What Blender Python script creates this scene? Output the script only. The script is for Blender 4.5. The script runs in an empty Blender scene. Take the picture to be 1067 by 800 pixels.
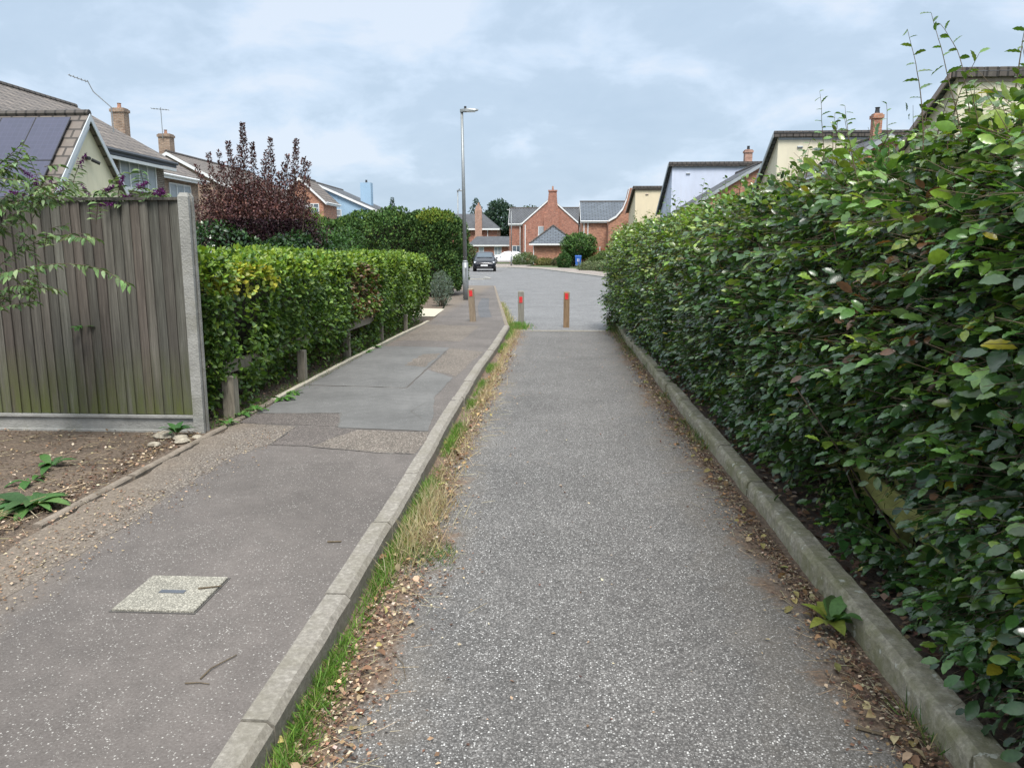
import bpy, math, random
import numpy as np
from mathutils import Vector, Matrix
R = np.random.default_rng(7)
random.seed(5)
SC = bpy.context.scene
COL = SC.collection

# ------------------------------------------------------------------ materials
class NT:
    def __init__(s, name):
        s.m = bpy.data.materials.new(name); s.m.use_nodes = True
        s.t = s.m.node_tree; s.t.nodes.clear()
        s.out = s.t.nodes.new('ShaderNodeOutputMaterial')
    def n(s, typ, ins=None, **attrs):
        nd = s.t.nodes.new('ShaderNode' + typ)
        for k, v in attrs.items(): setattr(nd, k, v)
        for k, v in (ins or {}).items(): s.put(nd.inputs[k], v)
        return nd
    def put(s, sock, v):
        if isinstance(v, bpy.types.NodeSocket): s.t.links.new(v, sock)
        elif isinstance(v, (tuple, list)) and len(v) == 3 and sock.type == 'RGBA': sock.default_value = (*v, 1)
        else: sock.default_value = v
    def pos(s): return s.n('NewGeometry').outputs['Position']
    def map(s, vec, scale=(1, 1, 1), rot=(0, 0, 0), loc=(0, 0, 0)):
        return s.n('Mapping', {'Vector': vec, 'Scale': scale, 'Rotation': rot, 'Location': loc}).outputs[0]
    def noise(s, vec, scale, detail=3, rough=.55, dist=0):
        return s.n('TexNoise', {'Vector': vec, 'Scale': scale, 'Detail': detail, 'Roughness': rough, 'Distortion': dist}).outputs['Fac']
    def vor(s, vec, scale, feature='F1'):
        return s.n('TexVoronoi', {'Vector': vec, 'Scale': scale}, feature=feature)
    def ramp(s, fac, stops, interp='LINEAR'):
        r = s.n('ValToRGB', {'Fac': fac}); cr = r.color_ramp; cr.interpolation = interp
        while len(cr.elements) > 1: cr.elements.remove(cr.elements[-1])
        for i, (p, c) in enumerate(stops):
            e = cr.elements[0] if i == 0 else cr.elements.new(p)
            e.position = p
            e.color = (c, c, c, 1) if isinstance(c, (int, float)) else (*c, 1)
        return r.outputs['Color']
    def mix(s, f, a, b, mode='MIX'):
        m = s.n('Mix', data_type='RGBA', blend_type=mode)
        s.put(m.inputs[0], f); s.put(m.inputs[6], a); s.put(m.inputs[7], b)
        return m.outputs[2]
    def math(s, op, a, b=0.0, c=None):
        m = s.n('Math', operation=op); s.put(m.inputs[0], a); s.put(m.inputs[1], b)
        if c is not None: s.put(m.inputs[2], c)
        return m.outputs[0]
    def sep(s, v):
        o = s.n('SeparateXYZ', {0: v}).outputs; return o[0], o[1], o[2]
    def mr(s, v, a, b, c=0., d=1.):
        return s.n('MapRange', {0: v, 1: a, 2: b, 3: c, 4: d}).outputs[0]
    def attr(s, name='Col'): return s.n('Attribute', attribute_name=name).outputs['Color']
    def uv(s): return s.n('TexCoord').outputs['UV']
    def bump(s, h, strength=.5, dist=.01): return s.n('Bump', {'Height': h, 'Strength': strength, 'Distance': dist}).outputs[0]
    def bsdf(s, col, rough=.8, normal=None, metal=0., spec=.5, trans=0., **kw):
        b = s.n('BsdfPrincipled', {'Base Color': col, 'Roughness': rough, 'Metallic': metal, 'Specular IOR Level': spec})
        for k, v in kw.items(): s.put(b.inputs[k], v)
        if normal is not None: s.put(b.inputs['Normal'], normal)
        o = b.outputs[0]
        if trans:
            tr = s.n('BsdfTranslucent', {'Color': s.mix(1., col, (1.25, 1.25, .6), 'MULTIPLY')})
            mx = s.n('MixShader', {0: trans, 1: o, 2: tr.outputs[0]}); o = mx.outputs[0]
        s.t.links.new(o, s.out.inputs[0]); return s.m

def plain(name, col, rough=.6, metal=0., var=.12, scale=6., bump=0., spec=.5, stain=None):
    t = NT(name); p = t.pos()
    n = t.noise(p, scale, 5, .6)
    c = t.mix(1., col, t.ramp(n, [(.25, 1 - var), (.75, 1 + var)]), 'MULTIPLY')
    if stain: c = t.mix(t.ramp(t.noise(p, scale * .35, 6, .65), [(.5, 0.), (.72, 1.)]), c, stain)
    return t.bsdf(c, rough, t.bump(t.noise(p, scale * 8, 3), bump, .01) if bump else None, metal, spec)

def leafmat(name, rough=.42, trans=.22, spec=.45):
    t = NT(name); p = t.pos(); c = t.attr()
    c = t.mix(1., c, t.ramp(t.noise(p, 70., 2), [(.3, .8), (.7, 1.15)]), 'MULTIPLY')
    return t.bsdf(c, rough, None, 0, spec, trans)

def asphalt(name, lo, hi, chip, chips=.16, sc=95., tint=(1, 1, 1), dirt=None, smooth=False):
    t = NT(name); p = t.pos()
    v = t.vor(p, sc); v2 = t.vor(t.map(p, loc=(3.3, 1.1, 0)), sc * 2.1)
    rr, rg, rb = t.sep(v.outputs['Color'])
    base = t.ramp(t.noise(p, sc * .8, 4, .7), [(.3, lo), (.7, hi)])
    big = t.ramp(t.noise(p, 1.1, 6, .62), [(.28, .74), (.72, 1.2)])
    mid = t.ramp(t.noise(p, 9., 4, .6), [(.3, .9), (.7, 1.1)])
    base = t.mix(1., t.mix(1., base, big, 'MULTIPLY'), mid, 'MULTIPLY')
    if not smooth:   # every cell is a stone of its own grey, set in darker binder
        base = t.mix(1., base, t.ramp(rg, [(0., .62), (.5, .95), (1., 1.45)]), 'MULTIPLY')
        base = t.mix(t.math('MULTIPLY', t.mr(v.outputs['Distance'], .42, .62), .55), base, tuple(c * .4 for c in lo))
    stone = t.mix(t.n('TexWhiteNoise', {'Vector': v.outputs['Position']}).outputs['Value'], tuple(c * .45 for c in chip), chip)
    dens = t.math('ADD', rr, t.mr(t.noise(p, 2.4, 4), .3, .7, -.09, .09))
    m1 = t.math('MULTIPLY', t.mr(dens, 1 - chips - .04, 1 - chips + .02), t.mr(v.outputs['Distance'], .46, .36))
    base = t.mix(m1, base, stone)
    r2, _, _ = t.sep(v2.outputs['Color'])
    m2 = t.math('MULTIPLY', t.mr(r2, 1 - chips * .8, 1 - chips * .8 + .02), t.mr(v2.outputs['Distance'], .42, .3))
    base = t.mix(t.math('MULTIPLY', m2, .75), base, stone)
    m3 = t.math('MULTIPLY', t.mr(rb, .86, .9), t.mr(v.outputs['Distance'], .4, .3))
    base = t.mix(t.math('MULTIPLY', m3, 0. if smooth else .55), base, tuple(c * .35 for c in lo))
    if tint != (1, 1, 1): base = t.mix(1., base, tint, 'MULTIPLY')
    rough = .85
    if dirt: base = dirt(t, p, base)
    h = t.mix(.35, v.outputs['Distance'], t.noise(p, sc * 1.5, 3))
    return t.bsdf(base, rough, t.bump(h, .15 if smooth else .5, .004), 0, .35)

def lane_dirt(t, p, base):
    x, y, z = t.sep(p)
    n = t.noise(t.map(p, scale=(1, .7, 1)), 2.6, 6, .65); nf = t.noise(p, 40., 4, .7)
    wob = t.math('ADD', t.mr(n, .25, .75, -.22, .22), t.mr(nf, .3, .7, -.05, .05))
    r = t.mr(t.math('ADD', x, wob), 1.0, 1.12)
    l = t.mr(t.math('ADD', x, wob), -.60, -.72)
    dm = t.math('MAXIMUM', r, l)
    soft = t.math('MAXIMUM', t.mr(t.math('ADD', x, wob), .7, 1.15, 0., .45), t.mr(t.math('ADD', x, wob), -.4, -.75, 0., .4))
    base = t.mix(soft, base, (.17, .145, .115))
    soil = t.ramp(nf, [(.3, (.06, .04, .028)), (.55, (.15, .105, .075)), (.75, (.3, .235, .17))])
    return t.mix(dm, base, soil)

def path_dirt(t, p, base):
    x, y, z = t.sep(p)
    n = t.noise(p, 3.2, 6, .65); nf = t.noise(p, 38., 4, .7)
    wob = t.mr(n, .25, .75, -.14, .14)
    xl = t.math('SUBTRACT', x, t.mr(y, 5.2, 2.4, 0., .38)); l = t.mr(t.math('ADD', xl, wob), -2.42, -2.74, 0., .75)
    sand = t.ramp(nf, [(.3, (.09, .07, .052)), (.7, (.22, .178, .137))])
    return t.mix(l, base, sand)

def brickmat(name, c1, c2, mortar=(.32, .29, .25), uv=True):
    t = NT(name); v = t.uv()
    b = t.n('TexBrick', {'Vector': v, 'Color1': c1, 'Color2': c2, 'Mortar': mortar, 'Scale': 1., 'Mortar Size': .008,
                         'Brick Width': .225, 'Row Height': .075, 'Bias': 0.}, offset=.5)
    c = t.mix(1., b.outputs['Color'], t.ramp(t.noise(v, 2.2, 6, .65), [(.25, .72), (.75, 1.25)]), 'MULTIPLY')
    c = t.mix(1., c, t.ramp(t.noise(t.map(v, scale=(4.4, 13, 1)), 1., 1), [(.3, .75), (.7, 1.25)]), 'MULTIPLY')
    return t.bsdf(c, .9, t.bump(b.outputs['Fac'], -.4, .01))

def tilemat(name, c1, c2, w=.33, h=.3, rough=.7):
    t = NT(name); v = t.uv()
    b = t.n('TexBrick', {'Vector': v, 'Color1': c1, 'Color2': c2, 'Mortar': tuple(x * .22 for x in c1), 'Scale': 1.,
                         'Mortar Size': .04, 'Mortar Smooth': .3, 'Brick Width': w, 'Row Height': h}, offset=.5)
    c = t.mix(1., b.outputs['Color'], t.ramp(t.noise(v, 1.4, 6, .68), [(.25, .68), (.75, 1.3)]), 'MULTIPLY')
    c = t.mix(t.ramp(t.noise(v, 5., 5, .7), [(.58, 0.), (.72, .5)]), c, (.2, .19, .14))
    x, y, z = t.sep(v)
    saw = t.math('FRACT', t.math('DIVIDE', y, h))
    return t.bsdf(c, rough, t.bump(saw, -.9, .03))

def render_wall(name, col, stain=(.35, .32, .27)):
    t = NT(name); p = t.pos(); x, y, z = t.sep(p)
    n = t.noise(t.map(p, scale=(1, 1, .35)), 1.3, 6, .65)
    c = t.mix(1., col, t.ramp(n, [(.25, .88), (.75, 1.07)]), 'MULTIPLY')
    c = t.mix(t.ramp(t.noise(t.map(p, scale=(6, 6, .5)), 1., 5, .7), [(.55, 0.), (.8, .25)]), c, stain)
    return t.bsdf(c, .9, t.bump(t.noise(p, 90., 3), .25, .01))

m = {}
CHIP = (.60, .575, .53)
m['lane'] = asphalt('coated_chippings', (.088, .083, .079), (.18, .171, .163), (.54, .53, .51), .17, 125., dirt=lane_dirt)
m['road'] = asphalt('road_asphalt', (.14, .14, .142), (.215, .213, .212), (.5, .5, .5), .12, 60.)
m['path'] = asphalt('path_asphalt', (.084, .072, .065), (.134, .118, .108), (.38, .36, .33), .085, 135., dirt=path_dirt, smooth=True)
m['patch_new'] = asphalt('patch_asphalt', (.098, .096, .092), (.145, .142, .137), (.35, .35, .33), .03, 130., smooth=True)
m['patch_mid'] = asphalt('patch_asphalt_brown', (.095, .08, .072), (.15, .13, .118), (.4, .37, .33), .05, 120.)
m['patch_old'] = asphalt('worn_asphalt', (.12, .10, .083), (.195, .165, .14), (.42, .38, .32), .2, 85., dirt=path_dirt)
m['pave'] = asphalt('pavement', (.25, .215, .19), (.33, .285, .255), (.5, .45, .4), .1, 60.)
m['dark_patch'] = asphalt('trench_asphalt', (.09, .09, .095), (.13, .13, .135), (.3, .3, .3), .04, 100.)
t = NT('soil'); p = t.pos(); nf = t.noise(p, 36., 6, .75); nb = t.noise(p, 3., 5)
c = t.ramp(nf, [(.3, (.045, .033, .023)), (.5, (.11, .08, .057)), (.66, (.19, .145, .105)), (.8, (.36, .29, .215))])
m['soil'] = t.bsdf(t.mix(1., c, t.ramp(nb, [(.3, .75), (.7, 1.25)]), 'MULTIPLY'), .95, t.bump(nf, .9, .02))
t = NT('dark_soil'); p = t.pos(); nf = t.noise(p, 40., 6, .75)
c = t.ramp(nf, [(.3, (.045, .032, .024)), (.55, (.11, .078, .058)), (.8, (.24, .18, .13))])
m['dsoil'] = t.bsdf(c, .95, t.bump(nf, .9, .02))
t = NT('turf'); p = t.pos(); nf = t.noise(p, 5., 6, .7)
m['turf'] = t.bsdf(t.ramp(nf, [(.3, (.03, .055, .015)), (.7, (.085, .11, .035))]), .95)
t = NT('old_concrete'); p = t.pos()
c = t.ramp(t.noise(p, 30., 6, .75), [(.28, (.17, .15, .11)), (.5, (.33, .295, .225)), (.75, (.56, .51, .4))])
c = t.mix(t.ramp(t.noise(p, 6., 6, .7), [(.42, 0.), (.62, .8)]), c, (.19, .18, .085))
c = t.mix(t.ramp(t.noise(t.map(p, loc=(4, 4, 4)), 17., 4, .6), [(.63, 0.), (.67, .8)]), c, (.55, .54, .46))
m['oldconc'] = t.bsdf(c, .92, t.bump(t.noise(p, 60., 6, .75), .8, .012))
t = NT('kerb_concrete'); p = t.pos()
c = t.ramp(t.noise(p, 45., 6, .75), [(.25, (.13, .118, .098)), (.5, (.22, .2, .172)), (.75, (.38, .355, .31))])
c = t.mix(t.ramp(t.noise(p, 3., 6, .7), [(.45, 0.), (.68, .6)]), c, (.15, .135, .095))
m['kerb'] = t.bsdf(c, .92, t.bump(t.noise(p, 90., 5, .75), .6, .008))
m['conc'] = plain('pale_concrete', (.36, .35, .32), .9, var=.2, scale=14, bump=.4, stain=(.2, .19, .15))
m['postconc'] = plain('weathered_post_concrete', (.27, .265, .245), .92, var=.25, scale=9, bump=.7, stain=(.19, .185, .15))
m['edge'] = plain('edging_concrete', (.2, .165, .13), .92, var=.3, scale=20, bump=.6, stain=(.1, .08, .055))
m['edge_pale'] = plain('pale_edging_concrete', (.42, .38, .3), .9, var=.2, scale=20, bump=.4)
# fence boards: grey weathered wood, algae low down
t = NT('weathered_boards'); p = t.pos(); x, y, z = t.sep(p)
g = t.noise(t.map(p, scale=(60, 60, 2.2)), 1., 6, .7, .4)
c = t.ramp(g, [(.25, (.036, .032, .026)), (.55, (.098, .09, .077)), (.8, (.182, .17, .147))])
c = t.mix(1., c, t.attr(), 'MULTIPLY')
c = t.mix(t.ramp(t.noise(t.map(p, scale=(9, 9, 1.2)), 1., 5, .7), [(.5, 0.), (.8, .7)]), c, (.05, .043, .035))
am = t.math('MULTIPLY', t.mr(z, .8, .2), t.ramp(t.noise(t.map(p, scale=(11, 11, 1.6)), 1., 5, .7), [(.33, .0), (.6, .9)]))
c = t.mix(am, c, (.085, .10, .02))
m['boards'] = t.bsdf(c, .9, t.bump(g, .6, .006))
t = NT('rail_wood'); p = t.pos(); g = t.noise(t.map(p, scale=(50, 50, 6)), 1., 5, .7)
m['wood'] = t.bsdf(t.ramp(g, [(.3, (.12, .105, .08)), (.7, (.3, .27, .215))]), .9, t.bump(g, .5, .006))
t = NT('mossy_wood'); p = t.pos(); g = t.noise(t.map(p, scale=(30, 4, 30)), 1., 5, .7)
m['mossy'] = t.bsdf(t.ramp(g, [(.3, (.16, .165, .04)), (.7, (.38, .37, .12))]), .9, t.bump(g, .5, .006))
for nm, a, b in (('post_grey', (.12, .11, .09), (.27, .255, .22)), ('post_brown', (.13, .085, .045), (.29, .19, .11)), ('post_tan', (.15, .115, .08), (.3, .235, .17))):
    t = NT(nm); p = t.pos(); g = t.noise(t.map(p, scale=(60, 60, 5)), 1., 5, .7)
    m[nm] = t.bsdf(t.ramp(g, [(.3, a), (.7, b)]), .9, t.bump(g, .5, .006))
m['reflector'] = plain('red_reflector', (.62, .025, .03), .4, var=.25, scale=40, stain=(.3, .1, .08))
m['red_fence'] = plain('red_brown_boards', (.26, .085, .05), .8, var=.3, scale=5)
m['white'] = plain('white_paint', (.72, .73, .73), .5, var=.06)
m['palegrey'] = plain('pale_grey_paint', (.52, .56, .6), .5, var=.08)
m['darkfascia'] = plain('dark_fascia', (.05, .06, .075), .5)
m['greyfascia'] = plain('grey_fascia', (.30, .33, .35), .55)
m['brownfascia'] = plain('brown_fascia', (.26, .2, .17), .6)
m['glass'] = plain('window_glass', (.10, .13, .16), .06, var=.5, scale=1.2, spec=.8)
m['curtain'] = plain('window_net', (.3, .34, .37), .4, var=.15)
m['galv'] = plain('galvanised_steel', (.25, .265, .27), .5, .55, var=.18, scale=9)
m['black'] = plain('black_plastic', (.02, .02, .022), .5)
m['rubber'] = plain('rubber', (.02, .02, .02), .85)
m['rim'] = plain('alloy_rim', (.35, .36, .37), .35, .8)
m['carblack'] = plain('black_car_paint', (.012, .014, .02), .2, .3, var=.1, spec=.6)
m['carwhite'] = plain('white_car_paint', (.78, .79, .8), .25, 0, var=.03, spec=.6)
m['carsilver'] = plain('silver_car_paint', (.5, .55, .6), .25, .5, var=.03, spec=.6)
m['carglass'] = plain('car_glass', (.05, .07, .09), .05, var=.1, spec=.9)
m['lamp'] = plain('lens', (.7, .72, .75), .1, spec=.8)
m['binblue'] = plain('blue_plastic', (.03, .13, .5), .5, var=.08)
t = NT('solar_cells'); v = t.uv()
b = t.n('TexBrick', {'Vector': v, 'Color1': (.026, .027, .058), 'Color2': (.032, .032, .066), 'Mortar': (.05, .052, .10), 'Scale': 1., 'Mortar Size': .004, 'Brick Width': .17, 'Row Height': .17}, offset=0)
m['solar'] = t.bsdf(b.outputs['Color'], .32, None, 0, .7)
m['brick_red'] = brickmat('red_brick', (.36, .125, .075), (.27, .085, .05))
m['brick_orange'] = brickmat('orange_brick', (.44, .19, .10), (.31, .115, .065))
m['brick_pink'] = brickmat('pinkish_brick', (.42, .23, .17), (.34, .17, .12))
m['brick_tan'] = brickmat('tan_brick', (.30, .205, .14), (.22, .14, .095))
m['brick_brown'] = brickmat('brown_brick', (.15, .115, .09), (.1, .078, .06))
m['tile_brown'] = tilemat('brown_tiles', (.17, .14, .118), (.12, .1, .088), .42, .36)
m['tile_grey'] = tilemat('grey_tiles', (.085, .09, .10), (.065, .068, .078))
m['tile_blue'] = tilemat('slate_blue_tiles', (.10, .12, .145), (.08, .097, .12), .6, .3)
m['tile_dark'] = tilemat('dark_ridge_tiles', (.085, .07, .06), (.06, .052, .046), .3, .5)
m['cream'] = render_wall('cream_render', (.64, .59, .45))
m['creampale'] = render_wall('pale_cream_render', (.74, .69, .52))
m['cream2'] = render_wall('peach_cream_render', (.66, .56, .40))
m['bluewhite'] = render_wall('bluish_white_render', (.52, .57, .68))
m['lightblue'] = render_wall('light_blue_cladding', (.30, .44, .58))
m['bark'] = plain('bark', (.10, .075, .05), .9, var=.3, scale=20, bump=.5)
m['twig'] = plain('twigs', (.10, .075, .045), .85, var=.3, scale=30)
m['darkcore'] = plain('foliage_shade', (.03, .026, .018), .95, var=.5, scale=14, bump=.8)  # near-black colour standing in for shade deep inside the foliage
m['leaf'] = leafmat('beech_leaf', .27, .25, .7)
m['leaf2'] = leafmat('hedge_leaf', .42, .28, .4)
m['leaf_matt'] = leafmat('matt_leaf', .6, .22, .3)
m['leaf_purple'] = leafmat('purple_leaf', .5, .1, .3)
m['needle'] = leafmat('conifer_spray', .7, .08, .2)
m['grass'] = leafmat('grass_blade', .55, .3, .3)
m['litter'] = leafmat('dead_leaf', .85, .1, .2)
m['flower'] = leafmat('purple_flower', .7, .2, .2)
m['joint'] = plain('dark_joint', (.07, .065, .06), .95)
m['sandy'] = asphalt('cover_concrete', (.24, .225, .185), (.34, .32, .27), (.5, .48, .42), .1, 170.)
m['stone'] = plain('pale_stone', (.36, .32, .25), .9, var=.4, scale=30, bump=.8, stain=(.15, .12, .09))
m['metalmark'] = plain('lifting_slot', (.13, .14, .16), .5, .5)

# ------------------------------------------------------------------ mesh helpers
def link(name, me, mat=None, parent=None):
    o = bpy.data.objects.new(name, me); COL.objects.link(o)
    if mat is not None: me.materials.append(mat)
    if parent is not None: o.parent = parent
    return o

def tag(o, label=None, cat=None, group=None, kind=None):
    if label: o['label'] = label
    if cat: o['category'] = cat
    if group: o['group'] = group
    if kind: o['kind'] = kind
    return o

def thing(name, label, cat, loc=(0, 0, 0), rz=0, group=None):
    o = bpy.data.objects.new(name, None); COL.objects.link(o)
    o.location = loc; o.rotation_euler = (0, 0, rz); o.empty_display_size = .1
    return tag(o, label, cat, group)

class MB:
    """polygon soup with metric uv"""
    def __init__(s): s.v = []; s.f = []; s.c = []
    def poly(s, pts, col=None):
        i = len(s.v); s.v += [tuple(p) for p in pts]; s.f.append(list(range(i, i + len(pts)))); s.c += [col or (1, 1, 1)] * len(pts)
        return s
    def hull(s, rings, cap=True, col=None):
        """rings: list of equal-length loops -> closed tube"""
        i = len(s.v); k = len(rings[0])
        for r in rings: s.v += [tuple(p) for p in r]; s.c += [col or (1, 1, 1)] * k
        for a in range(len(rings) - 1):
            for b in range(k):
                c = (b + 1) % k
                s.f.append([i + a * k + b, i + a * k + c, i + (a + 1) * k + c, i + (a + 1) * k + b])
        if cap:
            s.f.append([i + b for b in range(k)][::-1]); s.f.append([i + (len(rings) - 1) * k + b for b in range(k)])
        return s
    def box(s, x0, x1, y0, y1, z0, z1, col=None, bev=0.):
        if bev:
            a = bev
            def ring(z, q): return [(x0 + q, y0 + q, z), (x1 - q, y0 + q, z), (x1 - q, y1 - q, z), (x0 + q, y1 - q, z)]
            return s.hull([ring(z0, a), ring(z0 + a, 0), ring(z1 - a, 0), ring(z1, a)], True, col)
        def ring(z): return [(x0, y0, z), (x1, y0, z), (x1, y1, z), (x0, y1, z)]
        return s.hull([ring(z0), ring(z1)], True, col)
    def slab(s, pts, th, col=None):
        """thicken planar polygon along its normal, downwards by th"""
        P = [Vector(p) for p in pts]
        n = (P[1] - P[0]).cross(P[2] - P[0]).normalized()
        return s.hull([[tuple(p - n * th) for p in P], [tuple(p) for p in P]], True, col)
    def tube(s, pts, r, k=8, col=None, cap=True):
        P = [Vector(p) for p in pts]; rings = []
        rr = r if isinstance(r, (list, tuple)) else [r] * len(P)
        for i, q in enumerate(P):
            d = (P[min(i + 1, len(P) - 1)] - P[max(i - 1, 0)]).normalized()
            u = d.cross(Vector((0, 0, 1)) if abs(d.z) < .9 else Vector((0, 1, 0))).normalized(); w = d.cross(u)
            rings.append([tuple(q + (u * math.cos(a) + w * math.sin(a)) * rr[i]) for a in [2 * math.pi * j / k for j in range(k)]])
        return s.hull(rings, cap, col)
    def build(s, name, mat, parent=None, smooth=False, off=None):
        v = s.v
        if off: v = [(a - off[0], b - off[1], c - off[2]) for a, b, c in v]
        me = bpy.data.meshes.new(name); me.from_pydata(v, [], s.f); me.update()
        import bmesh
        bm = bmesh.new(); bm.from_mesh(me); bmesh.ops.recalc_face_normals(bm, faces=bm.faces); bm.to_mesh(me); bm.free()
        uvl = me.uv_layers.new(name='UVMap')
        co = me.vertices
        uv = np.zeros((len(me.loops), 2), np.float32)
        for pl in me.polygons:
            n = pl.normal
            t = Vector((0, 0, 1)).cross(n)
            t = t.normalized() if t.length > 1e-3 else Vector((1, 0, 0))
            b = n.cross(t)
            for li in pl.loop_indices:
                q = co[me.loops[li].vertex_index].co
                uv[li] = (q.dot(t), q.dot(b))
        uvl.data.foreach_set('uv', uv.ravel())
        ca = me.color_attributes.new('Col', 'FLOAT_COLOR', 'POINT')
        cc = np.ones((len(me.vertices), 4), np.float32); cc[:, :3] = np.array(s.c, np.float32)
        ca.data.foreach_set('color', cc.ravel())
        if smooth: me.polygons.foreach_set('use_smooth', [True] * len(me.polygons))
        return link(name, me, mat, parent)

def npmesh(name, V, F, C=None, mat=None, parent=None, smooth=False):
    me = bpy.data.meshes.new(name)
    V = np.asarray(V, np.float32); F = np.asarray(F, np.int32)
    k = F.shape[1]
    me.vertices.add(len(V)); me.vertices.foreach_set('co', V.ravel())
    me.loops.add(F.size); me.loops.foreach_set('vertex_index', F.ravel())
    me.polygons.add(len(F)); me.polygons.foreach_set('loop_start', np.arange(0, F.size, k, dtype=np.int32))
    me.polygons.foreach_set('loop_total', np.full(len(F), k, np.int32))
    if smooth: me.polygons.foreach_set('use_smooth', np.ones(len(F), bool))
    if C is not None:
        ca = me.color_attributes.new('Col', 'FLOAT_COLOR', 'POINT')
        cc = np.ones((len(V), 4), np.float32); cc[:, :3] = C
        ca.data.foreach_set('color', cc.ravel())
    me.update(calc_edges=True); me.validate()
    return link(name, me, mat, parent)

def unit(a): return a / np.maximum(np.linalg.norm(a, axis=-1, keepdims=True), 1e-9)
def tris(f): return np.array(f, np.int32)
# leaf: y along, x across, folded + drooping tip
LEAF_V = np.array([[0, 0, 0], [-.24, .28, .05], [0, .3, 0], [.24, .28, .05], [-.27, .62, .04], [0, .64, -.02], [.27, .62, .04], [0, 1, -.1]], np.float32)
LEAF_F = tris([[0, 2, 1], [0, 3, 2], [1, 2, 5], [1, 5, 4], [2, 3, 6], [2, 6, 5], [4, 5, 7], [5, 6, 7]])
def ovate(rows=7):
    V, F = [[0, -.06, 0]], []
    for i in range(rows):
        t_ = (i + .5) / rows; w_ = .30 * math.sin(math.pi * (t_ * .92 + .03)) ** .75 * (1.06 - .25 * t_); z_ = -.13 * t_ * t_; k_ = .03 if i % 2 else -.02
        V += [[-w_ * (1 + k_), t_ + .02, z_ + w_ * .2 + k_], [0, t_, z_], [w_ * (1 + k_), t_ + .02, z_ + w_ * .2 + k_]]
    V.append([0, 1.04, -.17]); n_ = len(V) - 1
    F += [[0, 2, 1], [0, 3, 2]]
    for i in range(rows - 1):
        a = 1 + 3 * i; F += [[a, a + 1, a + 4], [a, a + 4, a + 3], [a + 1, a + 2, a + 5], [a + 1, a + 5, a + 4]]
    a = 1 + 3 * (rows - 1); F += [[a, a + 1, n_], [a + 1, a + 2, n_]]
    return np.array(V, np.float32), tris(F)
OV_V, OV_F = ovate()
SLEAF_V = np.array([[0, 0, 0], [-.27, .45, .05], [.27, .45, .05], [0, 1, -.06]], np.float32)
SLEAF_F = tris([[0, 2, 1], [1, 2, 3]])
LANCE_V = LEAF_V * np.array([.55, 1, 1.6], np.float32)
BLADE_V = np.array([[-.02, 0, 0], [.02, 0, 0], [-.014, .5, .03], [.014, .5, .03], [0, 1, .16]], np.float32)
BLADE_F = tris([[0, 1, 3], [0, 3, 2], [2, 3, 4]])

def instances(name, tv, tf, pos, axis, nrm, size, col, mat, parent=None, wid=None):
    pos = np.asarray(pos, np.float32); n = len(pos)
    a = unit(np.asarray(axis, np.float32)); nn = np.asarray(nrm, np.float32)
    nn = unit(nn - (nn * a).sum(1, keepdims=True) * a); s = np.cross(a, nn)
    sz = np.broadcast_to(np.asarray(size, np.float32), (n,))
    w = np.ones(n, np.float32) if wid is None else np.broadcast_to(wid, (n,))
    V = pos[:, None, :] + sz[:, None, None] * (tv[None, :, 0:1] * w[:, None, None] * s[:, None, :] + tv[None, :, 1:2] * a[:, None, :] + tv[None, :, 2:3] * nn[:, None, :])
    k = len(tv)
    F = tf[None] + (np.arange(n) * k)[:, None, None]
    C = np.repeat(np.asarray(col, np.float32), k, axis=0)
    return npmesh(name, V.reshape(-1, 3), F.reshape(-1, tf.shape[1]), C, mat, parent)

def rods(name, P0, P1, r0, r1, col, mat, parent=None):
    """many thin 3-sided tapered twigs in one mesh"""
    P0 = np.asarray(P0, np.float32); P1 = np.asarray(P1, np.float32); n = len(P0)
    d = unit(P1 - P0); ref = np.where(np.abs(d[:, 2:3]) < .9, np.array([[0, 0, 1.]]), np.array([[1., 0, 0]]))
    u = unit(np.cross(d, ref)); w = np.cross(d, u)
    V = np.zeros((n, 6, 3), np.float32)
    for j in range(3):
        a = 2 * math.pi * j / 3
        q = u * math.cos(a) + w * math.sin(a)
        V[:, j] = P0 + q * np.asarray(r0).reshape(-1, 1); V[:, 3 + j] = P1 + q * np.asarray(r1).reshape(-1, 1)
    F = np.array([[0, 1, 4, 3], [1, 2, 5, 4], [2, 0, 3, 5]], np.int32)
    F = F[None] + (np.arange(n) * 6)[:, None, None]
    C = np.broadcast_to(np.asarray(col, np.float32), (n * 6, 3))
    return npmesh(name, V.reshape(-1, 3), F.reshape(-1, 4), C, mat, parent)

def vnoise(P, scale, seed=0):
    """smooth value noise on points (n,3) -> -1..1"""
    P = np.asarray(P, np.float64) * scale + 100 + seed * 17.3
    i = np.floor(P).astype(np.int64); f = P - i; f = f * f * (3 - 2 * f)
    def h(a):
        q = (a[:, 0] * 73856093) ^ (a[:, 1] * 19349663) ^ (a[:, 2] * 83492791) ^ (seed * 2654435)
        q = (q ^ (q >> 13)) * 1274126177
        return ((q & 0xffff) / 32767.5) - 1
    r = 0
    for dx in (0, 1):
        for dy in (0, 1):
            for dz in (0, 1):
                w = (f[:, 0] if dx else 1 - f[:, 0]) * (f[:, 1] if dy else 1 - f[:, 1]) * (f[:, 2] if dz else 1 - f[:, 2])
                r = r + w * h(i + np.array([dx, dy, dz]))
    return r

def palette(n, cols, wts=None, jit=.15):
    cols = np.array(cols, np.float32); idx = R.choice(len(cols), n, p=None if wts is None else np.array(wts) / np.sum(wts))
    return cols[idx] * (1 + R.normal(0, jit, (n, 1))).clip(.5, 1.6) * (1 + R.normal(0, .05, (n, 3))).clip(.8, 1.2)

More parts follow.
